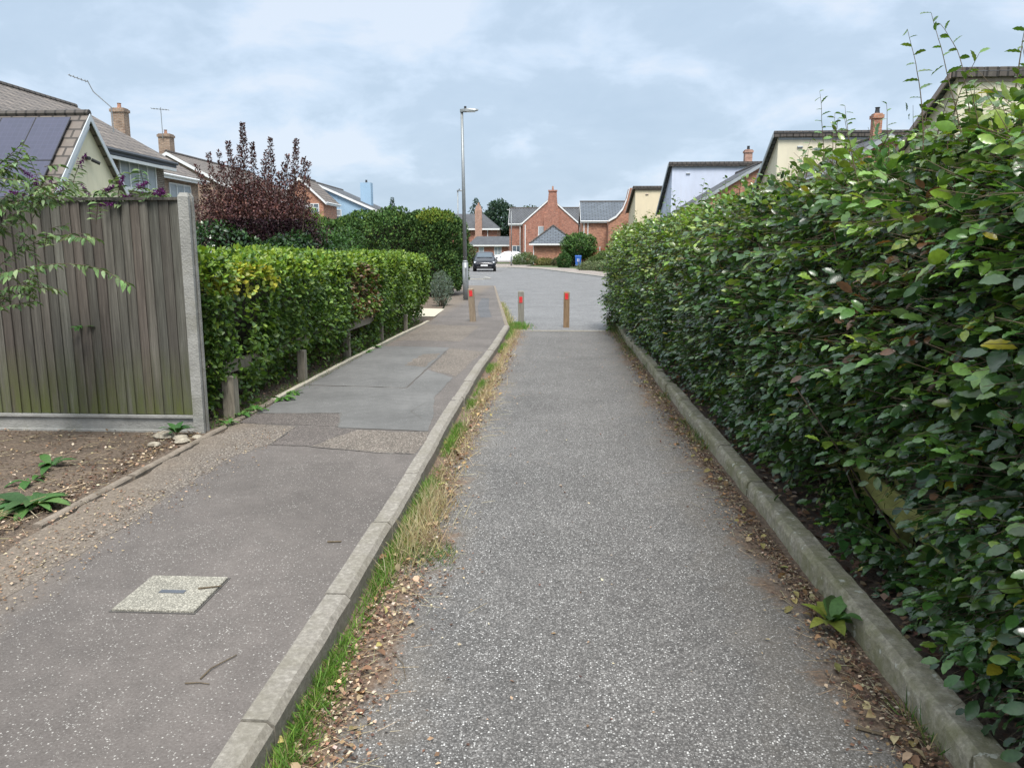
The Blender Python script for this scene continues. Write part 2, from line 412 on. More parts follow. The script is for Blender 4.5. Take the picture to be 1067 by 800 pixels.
def sheet(name, pts, z, mat, kind='structure'):
    mb = MB(); mb.poly([(x, y, z) for x, y in pts]); o = mb.build(name, mat)
    if o.data.polygons[0].normal.z < 0:
        o.data.flip_normals()
    return tag(o, kind=kind)

# ------------------------------------------------------------------ ground
sheet('ground', [(-400, -60), (400, -60), (400, 700), (-400, 700)], -.03, m['turf'])
sheet('lane', [(-.92, -6), (1.26, -6), (1.26, 15.0), (-.92, 15.0)], .0, m['lane'])
sheet('footpath', [(-2.72, -6), (-.96, -6), (-.96, 15.0), (-1.25, 18.2), (-1.85, 24.7), (-2.55, 32.2), (-5, 32.4), (-3.35, 24.5), (-2.75, 19), (-2.58, 16.2)], .10, m['path'])
sheet('soil_bed', [(-9, -6), (-2.70, -6), (-2.70, 7), (-2.72, 13), (-2.6, 16.4), (-2.8, 19), (-3.4, 24.5), (-5, 32), (-9, 32)], .085, m['soil'])
sheet('hedge_soil', [(1.34, -6), (3.6, -6), (3.6, 16), (1.34, 16)], .07, m['dsoil'])
road = [(-.93, 15.02), (-1.25, 18.2), (-1.85, 24.7), (-2.55, 32.2), (-5, 33.2), (-16, 34), (-16, 64), (-10, 70), (-4.3, 70.5), (-1.0, 63.6), (.9, 54.5), (2.1, 49), (3.2, 43.5), (4.6, 36), (5.2, 28), (5.2, 17.5), (3.8, 15.6), (1.32, 15.02)]
sheet('road', road, -.004, m['road'])
pv = [(-16, 64.3), (-10, 70.3), (-4.2, 70.8), (-.9, 63.8), (1.0, 54.7), (2.2, 49.1), (3.3, 43.6), (4.7, 36), (5.3, 28), (5.3, 17.5), (7.2, 17.5), (7.2, 28), (6.9, 37), (5.5, 45), (3.6, 54), (1.3, 66), (-3, 74.2), (-10, 74), (-16, 68)]
sheet('pavement', pv, .06, m['pave'])
sheet('pavement', [(-16, 41), (-6, 41.2), (-3.9, 41.9), (-3.6, 42.6), (-4.1, 44.6), (-6.2, 47.8), (-16, 50)], .05, m['road'])
sheet('driveway', [(-12, 73.9), (-3, 74.1), (-1.6, 90), (-12, 92)], .03, m['pave'])
# pale strips of kerb round the far pavement
kb = MB()
def strip(mb, pts, w, z0, z1):
    for (a, b) in zip(pts[:-1], pts[1:]):
        A = Vector((*a, 0)); B = Vector((*b, 0)); d = (B - A).normalized(); s_ = Vector((-d.y, d.x, 0)) * w / 2
        q = [A - s_, B - s_, B + s_, A + s_]
        mb.hull([[(p.x, p.y, z0) for p in q], [(p.x, p.y, z1) for p in q]])
strip(kb, [(-16, 64.15), (-10, 70.15), (-4.25, 70.65), (-.95, 63.7), (.95, 54.6), (2.15, 49.05), (3.25, 43.55), (4.65, 36), (5.25, 28), (5.25, 17.5)], .12, -.05, .07)
strip(kb, [(-16, 40.95), (-6, 41.15), (-3.85, 41.85), (-3.55, 42.6), (-4.05, 44.7), (-6.2, 47.9), (-16, 50.1)], .12, -.05, .062)
tag(kb.build('kerb', m['conc']), kind='structure')
# left kerb stones, flush with the footpath, 10 cm above the lane
kb = MB(); y = -6.
def kerb_line(mb, x0, x1, z0, z1, ya, yb, L, jx, jz, bev, xf=lambda y: 0):
    y = ya; i = 0
    while y < yb:
        l = min(L * random.uniform(.96, 1.02), yb - y); dx0 = random.uniform(-jx, jx); dx1 = dx0 + random.uniform(-jx, jx) * .7
        dz = random.uniform(-jz, jz); a, b = y + .006, y + l - .006
        n = 5; rings = []
        for k in range(n + 1):
            yy = a + (b - a) * k / n; dx = dx0 + (dx1 - dx0) * k / n + xf(yy); w = random.uniform(-.003, .003)
            zt = z1 + dz + random.uniform(-.003, .003)
            rings.append([(x0 + dx, yy, z0), (x1 + dx, yy, z0), (x1 + dx + w, yy, zt - bev), (x1 + dx - bev + w, yy, zt), (x0 + dx + bev * .5, yy, zt), (x0 + dx, yy, zt - bev * .5)])
        mb.hull(rings)
        y += l
kerb_line(kb, -.985, -.872, -.1, .105, -6, 15.0, .915, .006, .004, .022, lambda y: .02 * math.sin(y * .55) - .01)
pts = [(-.93, 15.05), (-1.22, 18.2), (-1.82, 24.7), (-2.5, 32.2)]
tag(kb.build('kerb', m['kerb']), kind='structure')
kb = MB(); strip(kb, pts, .07, -.05, .101); tag(kb.build('path_verge', m['edge']), kind='structure')
kb = MB()
def flip(v): return v
y = -6.
while y < 15.6:
    l = .91 * random.uniform(.97, 1.02); dz = random.uniform(-.008, .008); dx = random.uniform(-.008, .008); n = 12; rings = []
    tz = random.uniform(-.008, .008)
    for k in range(n + 1):
        yy = y + .003 + (l - .006) * k / n
        e = lambda q=.007: random.uniform(-q, q)
        x0, x1, zt = 1.232 + dx, 1.348 + dx, .108 + dz + tz * (k / n)
        rings.append([(x1, yy, -.1), (x0, yy, -.1), (x0 + .002 + e(), yy, zt - .03), (x0 + .010 + e(), yy, zt - .01 + e(.004)), (x0 + .026, yy, zt + e(.003)), (x1 - .012, yy, zt + e(.003)), (x1, yy, zt - .014)])
    kb.hull(rings); y += l
tag(kb.build('kerb', m['oldconc']), kind='structure')
# thin edging along the left side of the footpath
kb = MB(); kerb_line(kb, -2.765, -2.712, -.05, .113, 3.75, 7.2, .9, .008, .006, .01)
tag(kb.build('path_edging', m['edge']), kind='structure')
kb = MB(); kerb_line(kb, -2.755, -2.705, -.05, .125, 7.2, 15.8, .9, .005, .003, .008, lambda y: max(0, (y - 10) * .022))
tag(kb.build('path_edging', m['edge_pale']), kind='structure')
kb = MB(); kb.box(-.9, 1.3, 14.9, 15.03, -.05, .012, bev=.005)
tag(kb.build('threshold_strip', m['kerb']), kind='structure')
# footpath repairs
def jag(pts, n=7, a=.012):
    out = []
    for i, p in enumerate(pts):
        q = pts[(i + 1) % len(pts)]; L_ = math.hypot(q[0] - p[0], q[1] - p[1]); n_ = max(1, int(L_ / .07)); nx, ny = -(q[1] - p[1]) / L_, (q[0] - p[0]) / L_; w_ = 0.
        for k in range(n_):
            t_ = k / n_; w_ = .6 * w_ + random.uniform(-a, a) * .8 if 0 < k < n_ - 1 else 0.
            out.append((p[0] + (q[0] - p[0]) * t_ + nx * w_, p[1] + (q[1] - p[1]) * t_ + ny * w_))
    return out
sheet('path_margin', jag([(-2.70, -2), (-2.32, 2.4), (-2.31, 2.95), (-2.29, 4.2), (-2.28, 5.21), (-2.14, 5.55), (-2.14, 6.15), (-2.30, 6.2), (-2.70, 6.25)], 9, .03), .1012, m['patch_old'])
sheet('path_repair', jag([(-2.14, 5.54), (-1.83, 5.52), (-1.62, 6.06), (-1.8, 6.13), (-2.14, 6.17)]), .102, m['patch_mid'])
sheet('path_repair', jag([(-2.68, 6.27), (-1.8, 6.17), (-1.9, 6.68), (-2.3, 6.66), (-2.68, 6.62)]), .1024, m['patch_mid'])
sheet('path_worn_patch', jag([(-1.82, 5.5), (-1.27, 5.36), (-1.0, 5.34), (-1.0, 6.02), (-1.6, 6.06)], 9, .02), .1018, m['patch_old'])
sheet('path_repair', jag([(-2.68, 6.66), (-1.93, 6.70), (-1.78, 6.12), (-1.02, 6.04), (-1.06, 6.6), (-1.2, 7.6), (-1.16, 8.7), (-1.56, 9.3), (-1.56, 8.0), (-2.68, 8.1)]), .103, m['patch_new'])
sheet('path_repair', jag([(-2.68, 8.14), (-1.58, 8.03), (-1.58, 11.5), (-2.66, 11.6)]), .103, m['patch_new'])
sheet('path_worn_patch', jag([(-1.54, 9.35), (-1.14, 8.8), (-1.02, 11.0), (-1.54, 11.4)], 9, .02), .1018, m['patch_old'])
sheet('path_worn_patch', jag([(-1.9, 9.6), (-1.62, 9.5), (-1.62, 10.8), (-1.85, 10.7)], 9, .04), .1042, m['patch_old'])
sheet('path_repair', jag([(-2.6, 12.4), (-1.5, 12.3), (-1.45, 14.9), (-2.55, 15.1)]), .1018, m['patch_old'])
sheet('path_trench', jag([(-1.62, 16.7), (-1.38, 16.9), (-1.7, 20), (-2.0, 23.7), (-2.25, 23.7), (-2.0, 20)]), .102, m['dark_patch'])
sheet('sandy_drive', [(-3.3, 16.9), (-2.65, 16.9), (-2.75, 19.2), (-3.4, 19.4)], .105, m['edge_pale'])

# grit, cracks in the footpath as narrow dark joints
kb = MB()
def seam(mb, pts, w, z):
    P = []
    for (a, b) in zip(pts[:-1], pts[1:]):
        for k in range(8):
            t_ = k / 8; P.append((a[0] + (b[0] - a[0]) * t_ + random.uniform(-.008, .008), a[1] + (b[1] - a[1]) * t_ + random.uniform(-.008, .008)))
    for (a, b) in zip(P[:-1], P[1:]):
        A = Vector((*a, 0)); B = Vector((*b, 0)); d = (B - A); d.normalize(); s_ = Vector((-d.y, d.x, 0)) * w / 2 * random.uniform(.25, .8)
        mb.poly([(A.x - s_.x, A.y - s_.y, z), (B.x - s_.x, B.y - s_.y, z), (B.x + s_.x, B.y + s_.y, z), (A.x + s_.x, A.y + s_.y, z)])
seam(kb, [(-2.68, 8.12), (-1.56, 8.01)], .018, .1052); seam(kb, [(-1.57, 8.0), (-1.57, 11.5)], .012, .1052)
seam(kb, [(-2.68, 6.64), (-1.91, 6.69), (-1.79, 6.14), (-1.0, 6.03)], .016, .1052)
seam(kb, [(-2.14, 5.55), (-1.83, 5.51), (-1.27, 5.35), (-.99, 5.33)], .016, .1052); seam(kb, [(-2.14, 5.55), (-2.14, 6.18), (-2.68, 6.26)], .014, .1052)
seam(kb, [(-1.14, 6.5), (-1.3, 6.8), (-1.22, 7.3)], .008, .1052)
tag(kb.build('path_joints', plain('joint_grime', (.11, .10, .09), .95)), kind='structure')

# ------------------------------------------------------------------ manhole cover
mh = thing('manhole_cover', 'square pale concrete access cover set in the footpath', 'manhole cover', (-1.62, 3.0, .1))
c = MB(); c.box(-.172, .172, -.165, .165, -.03, .012, bev=.003); c.build('cover_slab', m['sandy'], mh)
c = MB()
for a in ((-.18, .18, -.174, -.167), (-.18, .18, .167, .174), (-.18, -.174, -.167, .167), (.174, .18, -.167, .167)): c.box(a[0], a[1], a[2], a[3], -.03, .003)
c.build('frame', m['joint'], mh)
c = MB(); c.box(-.055, .055, -.012, .016, .0, .0145); c.build('lifting_slot', m['metalmark'], mh)

# ------------------------------------------------------------------ board fence
fn = thing('board_fence', 'weathered grey featheredge board fence with green algae at its foot and concrete posts', 'fence', (-2.8, 6.0, .08))
FO = (-2.8, 6.0, .08)
def fence_panel(x1, x0):
    b = MB(); x = x1
    while x > x0:
        w = random.uniform(.086, .1); q = random.uniform(.78, 1.3); wr = random.uniform(.9, 1.08)
        tz = random.uniform(-.012, .008); lean = random.uniform(-.004, .004)
        xa, xb = x - w - .02, x
        y0 = 5.985 + random.uniform(-.003, .003)
        # featheredge: thick right edge lies proud
        def ring(z, l): return [(xa + l, y0 + .004, z), (xb + l, y0 - .016, z), (xb + l, y0 + .002, z), (xa + l, y0 + .014, z)]
        b.hull([ring(.232, 0), ring(.9, lean), ring(1.5, -lean), ring(1.93 + tz, 0)], True, (q, q * wr, q * wr * .97))
        x -= w * .86
    b.build('board_panel', m['boards'], fn, off=FO)
    g = MB(); g.box(x0, x1, 6.0, 6.04, .225, 1.9)   # rails behind
    g2 = MB()
    for z in (.5, 1.1, 1.75): g2.box(x0, x1, 6.02, 6.09, z, z + .08)
    g2.build('rail', m['wood'], fn, off=FO)
    g3 = MB(); g3.box(x0, x1, 5.955, 6.03, 1.935, 1.957); g3.build('capping', m['boards'], fn, off=FO)
    g = MB(); g.box(x0, x1, 5.975, 6.02, .06, .225); g.box(x0, x1, 5.955, 5.975, .2, .228, bev=.004); g.box(x0, x1, 5.955, 5.975, .075, .105, bev=.004)
    g.build('gravel_board', m['postconc'], fn, off=FO)
def conc_post(x):
    g = MB()
    # slotted H section with chamfered top
    def ring(z, s=1., dy=0):
        P = [(-.042, -.05), (.042, -.05), (.042, -.018), (.024, -.018), (.024, .018), (.042, .018), (.042, .05), (-.042, .05), (-.042, .018), (-.024, .018), (-.024, -.018), (-.042, -.018)]
        return [(x + a * s, 5.99 + b * s + dy, z) for a, b in P]
    g.hull([ring(.0), ring(1.96), ring(1.99, .72)]); g.build('concrete_post', m['postconc'], fn, off=FO)
conc_post(-2.875); fence_panel(-2.925, -4.68); conc_post(-4.74); fence_panel(-4.79, -6.6)

# ------------------------------------------------------------------ knee rail by the left hedge
kr = thing('knee_rail', 'low timber knee rail on short grey posts half buried in the left hedge', 'rail', (-2.87, 6.5, .09))
KO = (-2.87, 6.5, .09)
for i, (x, y, h, w) in enumerate([(-2.86, 6.55, .46, .052), (-2.83, 8.42, .45, .042), (-2.84, 10.35, .47, .042), (-2.78, 12.2, .4, .03), (-2.71, 13.9, .4, .03)]):
    g = MB(); g.box(x - w, x + w, y - w, y + w, .0, h, bev=.008); g.build('post', m['wood'], kr, off=KO)
g = MB(); g.hull([[(-3.05, 6.4, .44), (-2.97, 6.4, .44), (-2.97, 6.4, .53), (-3.05, 6.4, .53)], [(-2.97, 9.9, .47), (-2.88, 9.9, .47), (-2.88, 9.9, .55), (-2.97, 9.9, .55)], [(-2.86, 10.3, .475), (-2.78, 10.3, .475), (-2.78, 10.3, .56), (-2.86, 10.3, .56)], [(-2.84, 11.3, .475), (-2.75, 11.3, .475), (-2.75, 11.3, .56), (-2.84, 11.3, .56)], [(-2.9, 11.8, .475), (-2.81, 11.8, .475), (-2.81, 11.8, .56), (-2.9, 11.8, .56)], [(-2.83, 14, .455), (-2.74, 14, .455), (-2.74, 14, .54), (-2.83, 14, .54)]])
g.build('rail', m['wood'], kr, off=KO)

# mossy rail inside the right hedge
mr_ = thing('mossy_rail', 'yellow green mossy timber rail showing through a gap low in the right hedge', 'rail', (1.68, 3.5, .07))
g = MB(); g.box(1.60, 1.64, .5, 6.5, .30, .44, bev=.006); g.build('rail', m['mossy'], mr_, off=(1.68, 3.5, .07))
for yy in (1.75, 3.62, 5.5):
    g = MB(); g.box(1.645, 1.72, yy - .04, yy + .04, .0, .72, bev=.006); g.build('post', m['mossy'], mr_, off=(1.68, 3.5, .07))

# ------------------------------------------------------------------ bollards
for (x, y, z0, h, mt, lean, lab, ry) in [(-1.68, 15.85, .1, .68, 'post_tan', -.06, 'leaning tan timber bollard on the footpath, leftmost of three', .52),
                                  (-.68, 15.85, 0, .73, 'post_grey', -.008, 'grey weathered timber bollard in the grass at the kerb end, middle of three', .49),
                                  (.25, 15.75, 0, .72, 'post_brown', 0., 'brown timber bollard standing alone in the middle of the lane end', .57)]:
    b = thing('bollard', lab, 'bollard', (x, y, z0), 0, 'timber bollards across the end of the lane')
    b.rotation_euler = (0, lean, 0)
    w = .06; g = MB()
    g.hull([[(-w, -w, -.05), (w, -w, -.05), (w, w, -.05), (-w, w, -.05)], [(-w, -w, h - .015), (w, -w, h - .015), (w, w, h - .015), (-w, w, h - .015)], [(-w + .02, -w + .02, h), (w - .02, -w + .02, h), (w - .02, w - .02, h), (-w + .02, w - .02, h)]])
    g.build('post', m[mt], b)
    g = MB(); g.box(-.032, .032, -w - .006, -w + .001, ry, ry + .125, bev=.002); g.build('reflector', m['reflector'], b)

# ------------------------------------------------------------------ street lamps
def street_lamp(x, y, H, label, side=1, r=.06, z0=.1):
    L = thing('street_lamp', label, 'street lamp', (x, y, z0), 0, 'slim grey street lamps')
    g = MB(); g.tube([(0, 0, -.1), (0, 0, 1.1)], [r * 1.45, r * 1.45], 12); g.tube([(0, 0, 1.1), (0, 0, 1.16)], [r * 1.45, r], 12); g.build('base_column', m['galv'], L, True)
    g = MB(); g.tube([(0, 0, 1.15), (0, 0, H)], [r, r * .62], 12); g.build('pole', m['galv'], L, True)
    g = MB(); g.box(-.01, .055, -r * 1.5, -r * 1.43, .55, .95); g.build('access_door', m['galv'], L)
    g = MB(); g.hull([[(-.05 * side, -.05, H - .03), (-.05 * side, .05, H - .03), (-.05 * side, .05, H + .05), (-.05 * side, -.05, H + .05)],
                      [(.12 * side, -.1, H - .02), (.12 * side, .1, H - .02), (.12 * side, .09, H + .06), (.12 * side, -.09, H + .06)],
                      [(.4 * side, -.1, H + .0), (.4 * side, .1, H + .0), (.4 * side, .08, H + .05), (.4 * side, -.08, H + .05)],
                      [(.47 * side, -.05, H + .015), (.47 * side, .05, H + .015), (.47 * side, .04, H + .04), (.47 * side, -.04, H + .04)]])
    hd = g.build('lamp_head', m['galv'], L)
    g = MB(); g.box(*sorted((.14 * side, .38 * side)), -.07, .07, H - .028, H - .004); g.build('lens', m['lamp'], hd)
    g = MB(); g.tube([(.1 * side, 0, H + .05), (.1 * side, 0, H + .13)], .035, 10); g.build('light_sensor', m['black'], hd)
    return L
sl = street_lamp(-2.62, 22.8, 5.36, 'tall grey lamp column beside the dark conifer hedge, nearest of the three'); sl.rotation_euler = (0, -.012, 0)
street_lamp(-6.08, 49, 5.2, 'thin grey lamp column rising behind the conifer hedge, just left of the tallest one', 1, .055, 0)
street_lamp(-4.35, 78, 5.5, 'pale lamp column in front of the white car and brick houses', -1, .055, .0)

# ------------------------------------------------------------------ houses
def part(mb, name, mat, P, smooth=False): return mb.build(name, m[mat] if isinstance(mat, str) else mat, P, smooth, off=tuple(P.location))

def gable_block(P, axis, a0, a1, b0, b1, zb, ze, zr, wall, roof, verge='white', oh=.3, apex=None, ridge='tile_dark', th=.12, names=True):
    """ridge runs along `axis` ('x' or 'y') from a0 to a1, roof spans b0..b1"""
    mid = (b0 + b1) / 2 if apex is None else apex
    def T(a, b, z): return (a, b, z) if axis == 'x' else (b, a, z)
    g = MB()
    R0 = [T(a0, b0, zb), T(a0, b1, zb), T(a0, b1, ze), T(a0, mid, zr), T(a0, b0, ze)]
    R1 = [T(a1, b0, zb), T(a1, b1, zb), T(a1, b1, ze), T(a1, mid, zr), T(a1, b0, ze)]
    g.hull([R0, R1]); part(g, 'wall', wall, P)
    g = MB()
    for bb, sgn in ((b0, -1), (b1, 1)):
        sl_ = (zr - ze) / abs(mid - bb)
        eb = bb + sgn * oh; ez = ze - oh * sl_
        q = [T(a0 - oh * .6, mid, zr + th), T(a1 + oh * .6, mid, zr + th), T(a1 + oh * .6, eb, ez + th), T(a0 - oh * .6, eb, ez + th)]
        n = (Vector(q[1]) - Vector(q[0])).cross(Vector(q[2]) - Vector(q[0]))
        if n.z < 0: q = q[::-1]
        g.slab(q, th * .9)
    rf = part(g, 'roof', roof, P)
    g = MB(); g.tube([T(a0 - oh * .6, mid, zr + th - .01), T(a1 + oh * .6, mid, zr + th - .01)], .11, 8); part(g, 'ridge_tiles', ridge, P)
    for aa, s_ in ((a0 - oh * .6, -1), (a1 + oh * .6, 1)):
        for bb, sgn in ((b0, -1), (b1, 1)):
            sl_ = (zr - ze) / abs(mid - bb); eb = bb + sgn * oh; ez = ze - oh * sl_
            x0, x1 = aa, aa + s_ * .03
            g = MB(); g.hull([[T(x0, mid, zr + th * .75), T(x1, mid, zr + th * .75), T(x1, mid, zr + th * .75 - .2), T(x0, mid, zr + th * .75 - .2)],
                    [T(x0, eb, ez + th * .75), T(x1, eb, ez + th * .75), T(x1, eb, ez + th * .75 - .2), T(x0, eb, ez + th * .75 - .2)]])
            part(g, 'barge_board', verge, P)
    for bb, sgn in ((b0, -1), (b1, 1)):
        sl_ = (zr - ze) / abs(mid - bb); eb = bb + sgn * (oh + .03); ez = ze - oh * sl_
        g = MB(); g.tube([T(a0 - oh * .6, eb + sgn * .04, ez + .04), T(a1 + oh * .6, eb + sgn * .04, ez + .04)], .06, 6)
        lo, hi = sorted((eb - sgn * .05, eb))
        if axis == 'x': g.box(a0 - oh * .6, a1 + oh * .6, lo, hi, ez - .12, ez + .06)
        else: g.box(lo, hi, a0 - oh * .6, a1 + oh * .6, ez - .12, ez + .06)
        part(g, 'gutter', verge, P)

def window(P, c, face, w, h, n=2, frame='white', pane='glass', sill=True):
    """face: 'x+','x-','y-' outward"""
    def T(u, d, z):  # u along wall, d outwards
        if face == 'y-': return (c[0] + u, c[1] - d, c[2] + z)
        if face == 'x+': return (c[0] + d, c[1] + u, c[2] + z)
        return (c[0] - d, c[1] + u, c[2] + z)
    def bx(mb, u0, u1, d0, d1, z0, z1):
        mb.hull([[T(u0, d0, z0), T(u1, d0, z0), T(u1, d1, z0), T(u0, d1, z0)], [T(u0, d0, z1), T(u1, d0, z1), T(u1, d1, z1), T(u0, d1, z1)]])
    g = MB(); f = .06
    bx(g, -w / 2, w / 2, -.02, .05, h / 2 - f, h / 2); bx(g, -w / 2, w / 2, -.02, .05, -h / 2, -h / 2 + f)
    for i in range(n + 1):
        u = -w / 2 + f / 2 + (w - f) * i / n; bx(g, u - f / 2, u + f / 2, -.02, .048, -h / 2 + f, h / 2 - f)
    W = part(g, 'window', frame, P)
    def sub(mb, name, mat):
        o = mb.build(name, m[mat], W, off=tuple(P.location)); return o
    g = MB(); bx(g, -w / 2 + .01, w / 2 - .01, -.01, .022, -h / 2 + .02, h / 2 - .02); sub(g, 'pane', pane)
    if sill:
        g = MB(); bx(g, -w / 2 - .05, w / 2 + .05, 0, .09, -h / 2 - .06, -h / 2 - .003); sub(g, 'sill', frame)
    return W

def chimney(P, x, y, z0, z1, w, d, mat, pots=1, pot='brick_orange', cap=True):
    g = MB(); g.box(x - w / 2, x + w / 2, y - d / 2, y + d / 2, z0, z1 - .2)
    if cap: g.box(x - w / 2 - .05, x + w / 2 + .05, y - d / 2 - .05, y + d / 2 + .05, z1 - .2, z1 - .06)
    g.box(x - w / 2 + .002, x + w / 2 - .002, y - d / 2 + .002, y + d / 2 - .002, z1 - .061 if cap else z1 - .201, z1)
    ch = part(g, 'chimney', mat, P)
    for i in range(pots):
        g = MB(); xx = x + (i - (pots - 1) / 2) * .3
        g.tube([(xx, y, z1), (xx, y, z1 + .06), (xx, y, z1 + .2), (xx, y, z1 + .25)], [.12, .1, .085, .11], 8)
        g.build('chimney_pot', m[pot], ch, off=tuple(P.location))
    return ch

def antenna(P, pts, boom, el):
    g = MB(); g.tube(pts, .022, 5); g.tube(boom, .018, 4)
    A, B = Vector(boom[0]), Vector(boom[1]); d = (B - A).normalized(); s_ = d.cross(Vector((0, 0, 1))).normalized()
    for i in range(el):
        q = A + (B - A) * ((i + .5) / el); g.tube([tuple(q - s_ * .25), tuple(q + s_ * .25)], .01, 4)
    part(g, 'aerial', 'galv', P)

# --- left row
hA = thing('house', 'house wing with solar panels on its tiled roof and cream gable under pale barge boards', 'house', (-14, 23, 0), 0, 'left row houses')
gable_block(hA, 'x', -19, -13.95, 20.3, 25.7, 0, 2.15, 5.43, 'creampale', 'tile_brown', 'palegrey', .3)
g = MB()
# deep soffit board lining under the verge (pale)
part(g.hull([[(-13.94, 23, 5.30), (-13.80, 23, 5.30), (-13.80, 23, 5.13), (-13.94, 23, 5.13)], [(-13.94, 20.1, 1.77), (-13.80, 20.1, 1.77), (-13.80, 20.1, 1.52), (-13.94, 20.1, 1.52)]]), 'verge_lining', 'palegrey', hA)
sl_ = 3.3 / 2.7; cs = math.cos(math.atan(sl_)); sn = math.sin(math.atan(sl_))
for r in range(2):
    for cI in range(4):
        x1 = -14.2 - cI * 1.05; x0 = x1 - 1.02
        v0 = .28 + r * 1.76; v1 = v0 + 1.72
        def S(x, v, n): return (x, 23 - v * cs - n * sn, 5.55 - v * sn + n * cs)
        g = MB(); g.hull([[S(x0, v0, .06), S(x1, v0, .06), S(x1, v1, .06), S(x0, v1, .06)], [S(x0, v0, .1), S(x1, v0, .1), S(x1, v1, .1), S(x0, v1, .1)]])
        part(g, 'solar_panel', 'solar', hA)
        g = MB()
        for a, b in (((x0, v0), (x1, v0)), ((x1, v0), (x1, v1)), ((x1, v1), (x0, v1)), ((x0, v1), (x0, v0))):
            g.tube([S(a[0], a[1], .09), S(b[0], b[1], .09)], .014, 4)
        g.build('panel_frame', m['black'], hA, off=tuple(hA.location))
g = MB(); g.box(-13.94, -13.84, 22.85, 23.0, 4.2, 4.3, bev=.02); g.tube([(-13.86, 23.05, 4.22), (-13.7, 23.2, 4.12)], .05, 8); part(g, 'security_light', 'black', hA)

hB = thing('house', 'brown tiled terrace house with dark fascia and wide white upstairs window behind the solar panels', 'house', (-15.9, 25, 0), 0, 'left row houses')
gable_block(hB, 'y', 23.4, 31.4, -23.1, -15.9, 0, 5.2, 7.2, 'brick_brown', 'tile_brown', 'darkfascia', .4, apex=-19.5)
g = MB(); g.box(-15.56, -15.46, 23.4, 31.6, 4.72, 4.83); part(g, 'soffit_trim', 'white', hB)
window(hB, (-15.9, 29.4, 4.35), 'x+', 2.6, 1.05, 4, 'white', 'curtain'); window(hB, (-15.9, 26.3, 4.35), 'x+', 1.4, 1.05, 2, 'white', 'curtain')
window(hB, (-15.9, 29.2, 1.9), 'x+', 2.6, 1.2, 3)
antenna(hB, [(-17.35, 30.5, 6.1), (-17.35, 30.5, 7.05), (-17.9, 30.3, 7.6), (-18.05, 30.2, 8.0)], [(-18.05, 30.2, 7.95), (-18.6, 29.9, 8.15)], 5)

hC = thing('house', 'set back brown roofed house with tan brick chimney between the terrace and the purple tree', 'house', (-18.4, 36, 0), 0, 'left row houses')
gable_block(hC, 'y', 31.9, 39.8, -25.6, -18.4, 0, 5.2, 7.2, 'brick_tan', 'tile_brown', 'white', .4, apex=-22)
window(hC, (-18.4, 37.8, 4.2), 'x+', 2.2, 1.1, 3, 'white', 'curtain'); window(hC, (-18.4, 34, 4.2), 'x+', 1.4, 1.1, 2, 'white', 'curtain')
chimney(hC, -22.0, 39.4, 6.3, 8.6, .66, .5, 'brick_tan', 1)

hD = thing('house', 'tan brick house with dark roof and white verge partly behind the purple leaved tree', 'house', (-19.5, 50, 0), 0, 'left row houses')
gable_block(hD, 'y', 46.9, 60, -27.9, -18.9, 0, 4.9, 7.3, 'brick_tan', 'tile_brown', 'white', .35, apex=-23.4)
window(hD, (-18.9, 50, 4.0), 'x+', 2.2, 1.1, 3)
chimney(hD, -24.0, 48.0, 6.4, 8.6, .72, .6, 'brick_tan', 1)
antenna(hD, [(-24.0, 47.6, 8.3), (-24.0, 47.6, 10.1)], [(-24.6, 47.6, 10.05), (-23.5, 47.6, 9.95)], 6)

hE = thing('house', 'small orange brick gable with white barge board just right of the purple tree top', 'house', (-20.3, 63, 0), 0, 'left row houses')
gable_block(hE, 'y', 62, 65.8, -22.2, -18.5, 0, 5.5, 7.2, 'brick_orange', 'tile_brown', 'white', .25)
window(hE, (-19.3, 62, 4.7), 'y-', .9, 1.1, 2)
hF = thing('house', 'light blue clad house with white verge and a pale blue chimney', 'house', (-20.5, 67, 0), 0, 'left row houses')
gable_block(hF, 'y', 66.7, 75, -25.6, -15.4, 0, 4.95, 7.15, 'lightblue', 'tile_grey', 'white', .3)
window(hF, (-18.6, 66.7, 4.75), 'y-', .5, .55, 1, 'white', 'curtain')
chimney(hF, -16.9, 70, 4.8, 7.5, .95, .8, 'lightblue', 1, 'black', cap=False)

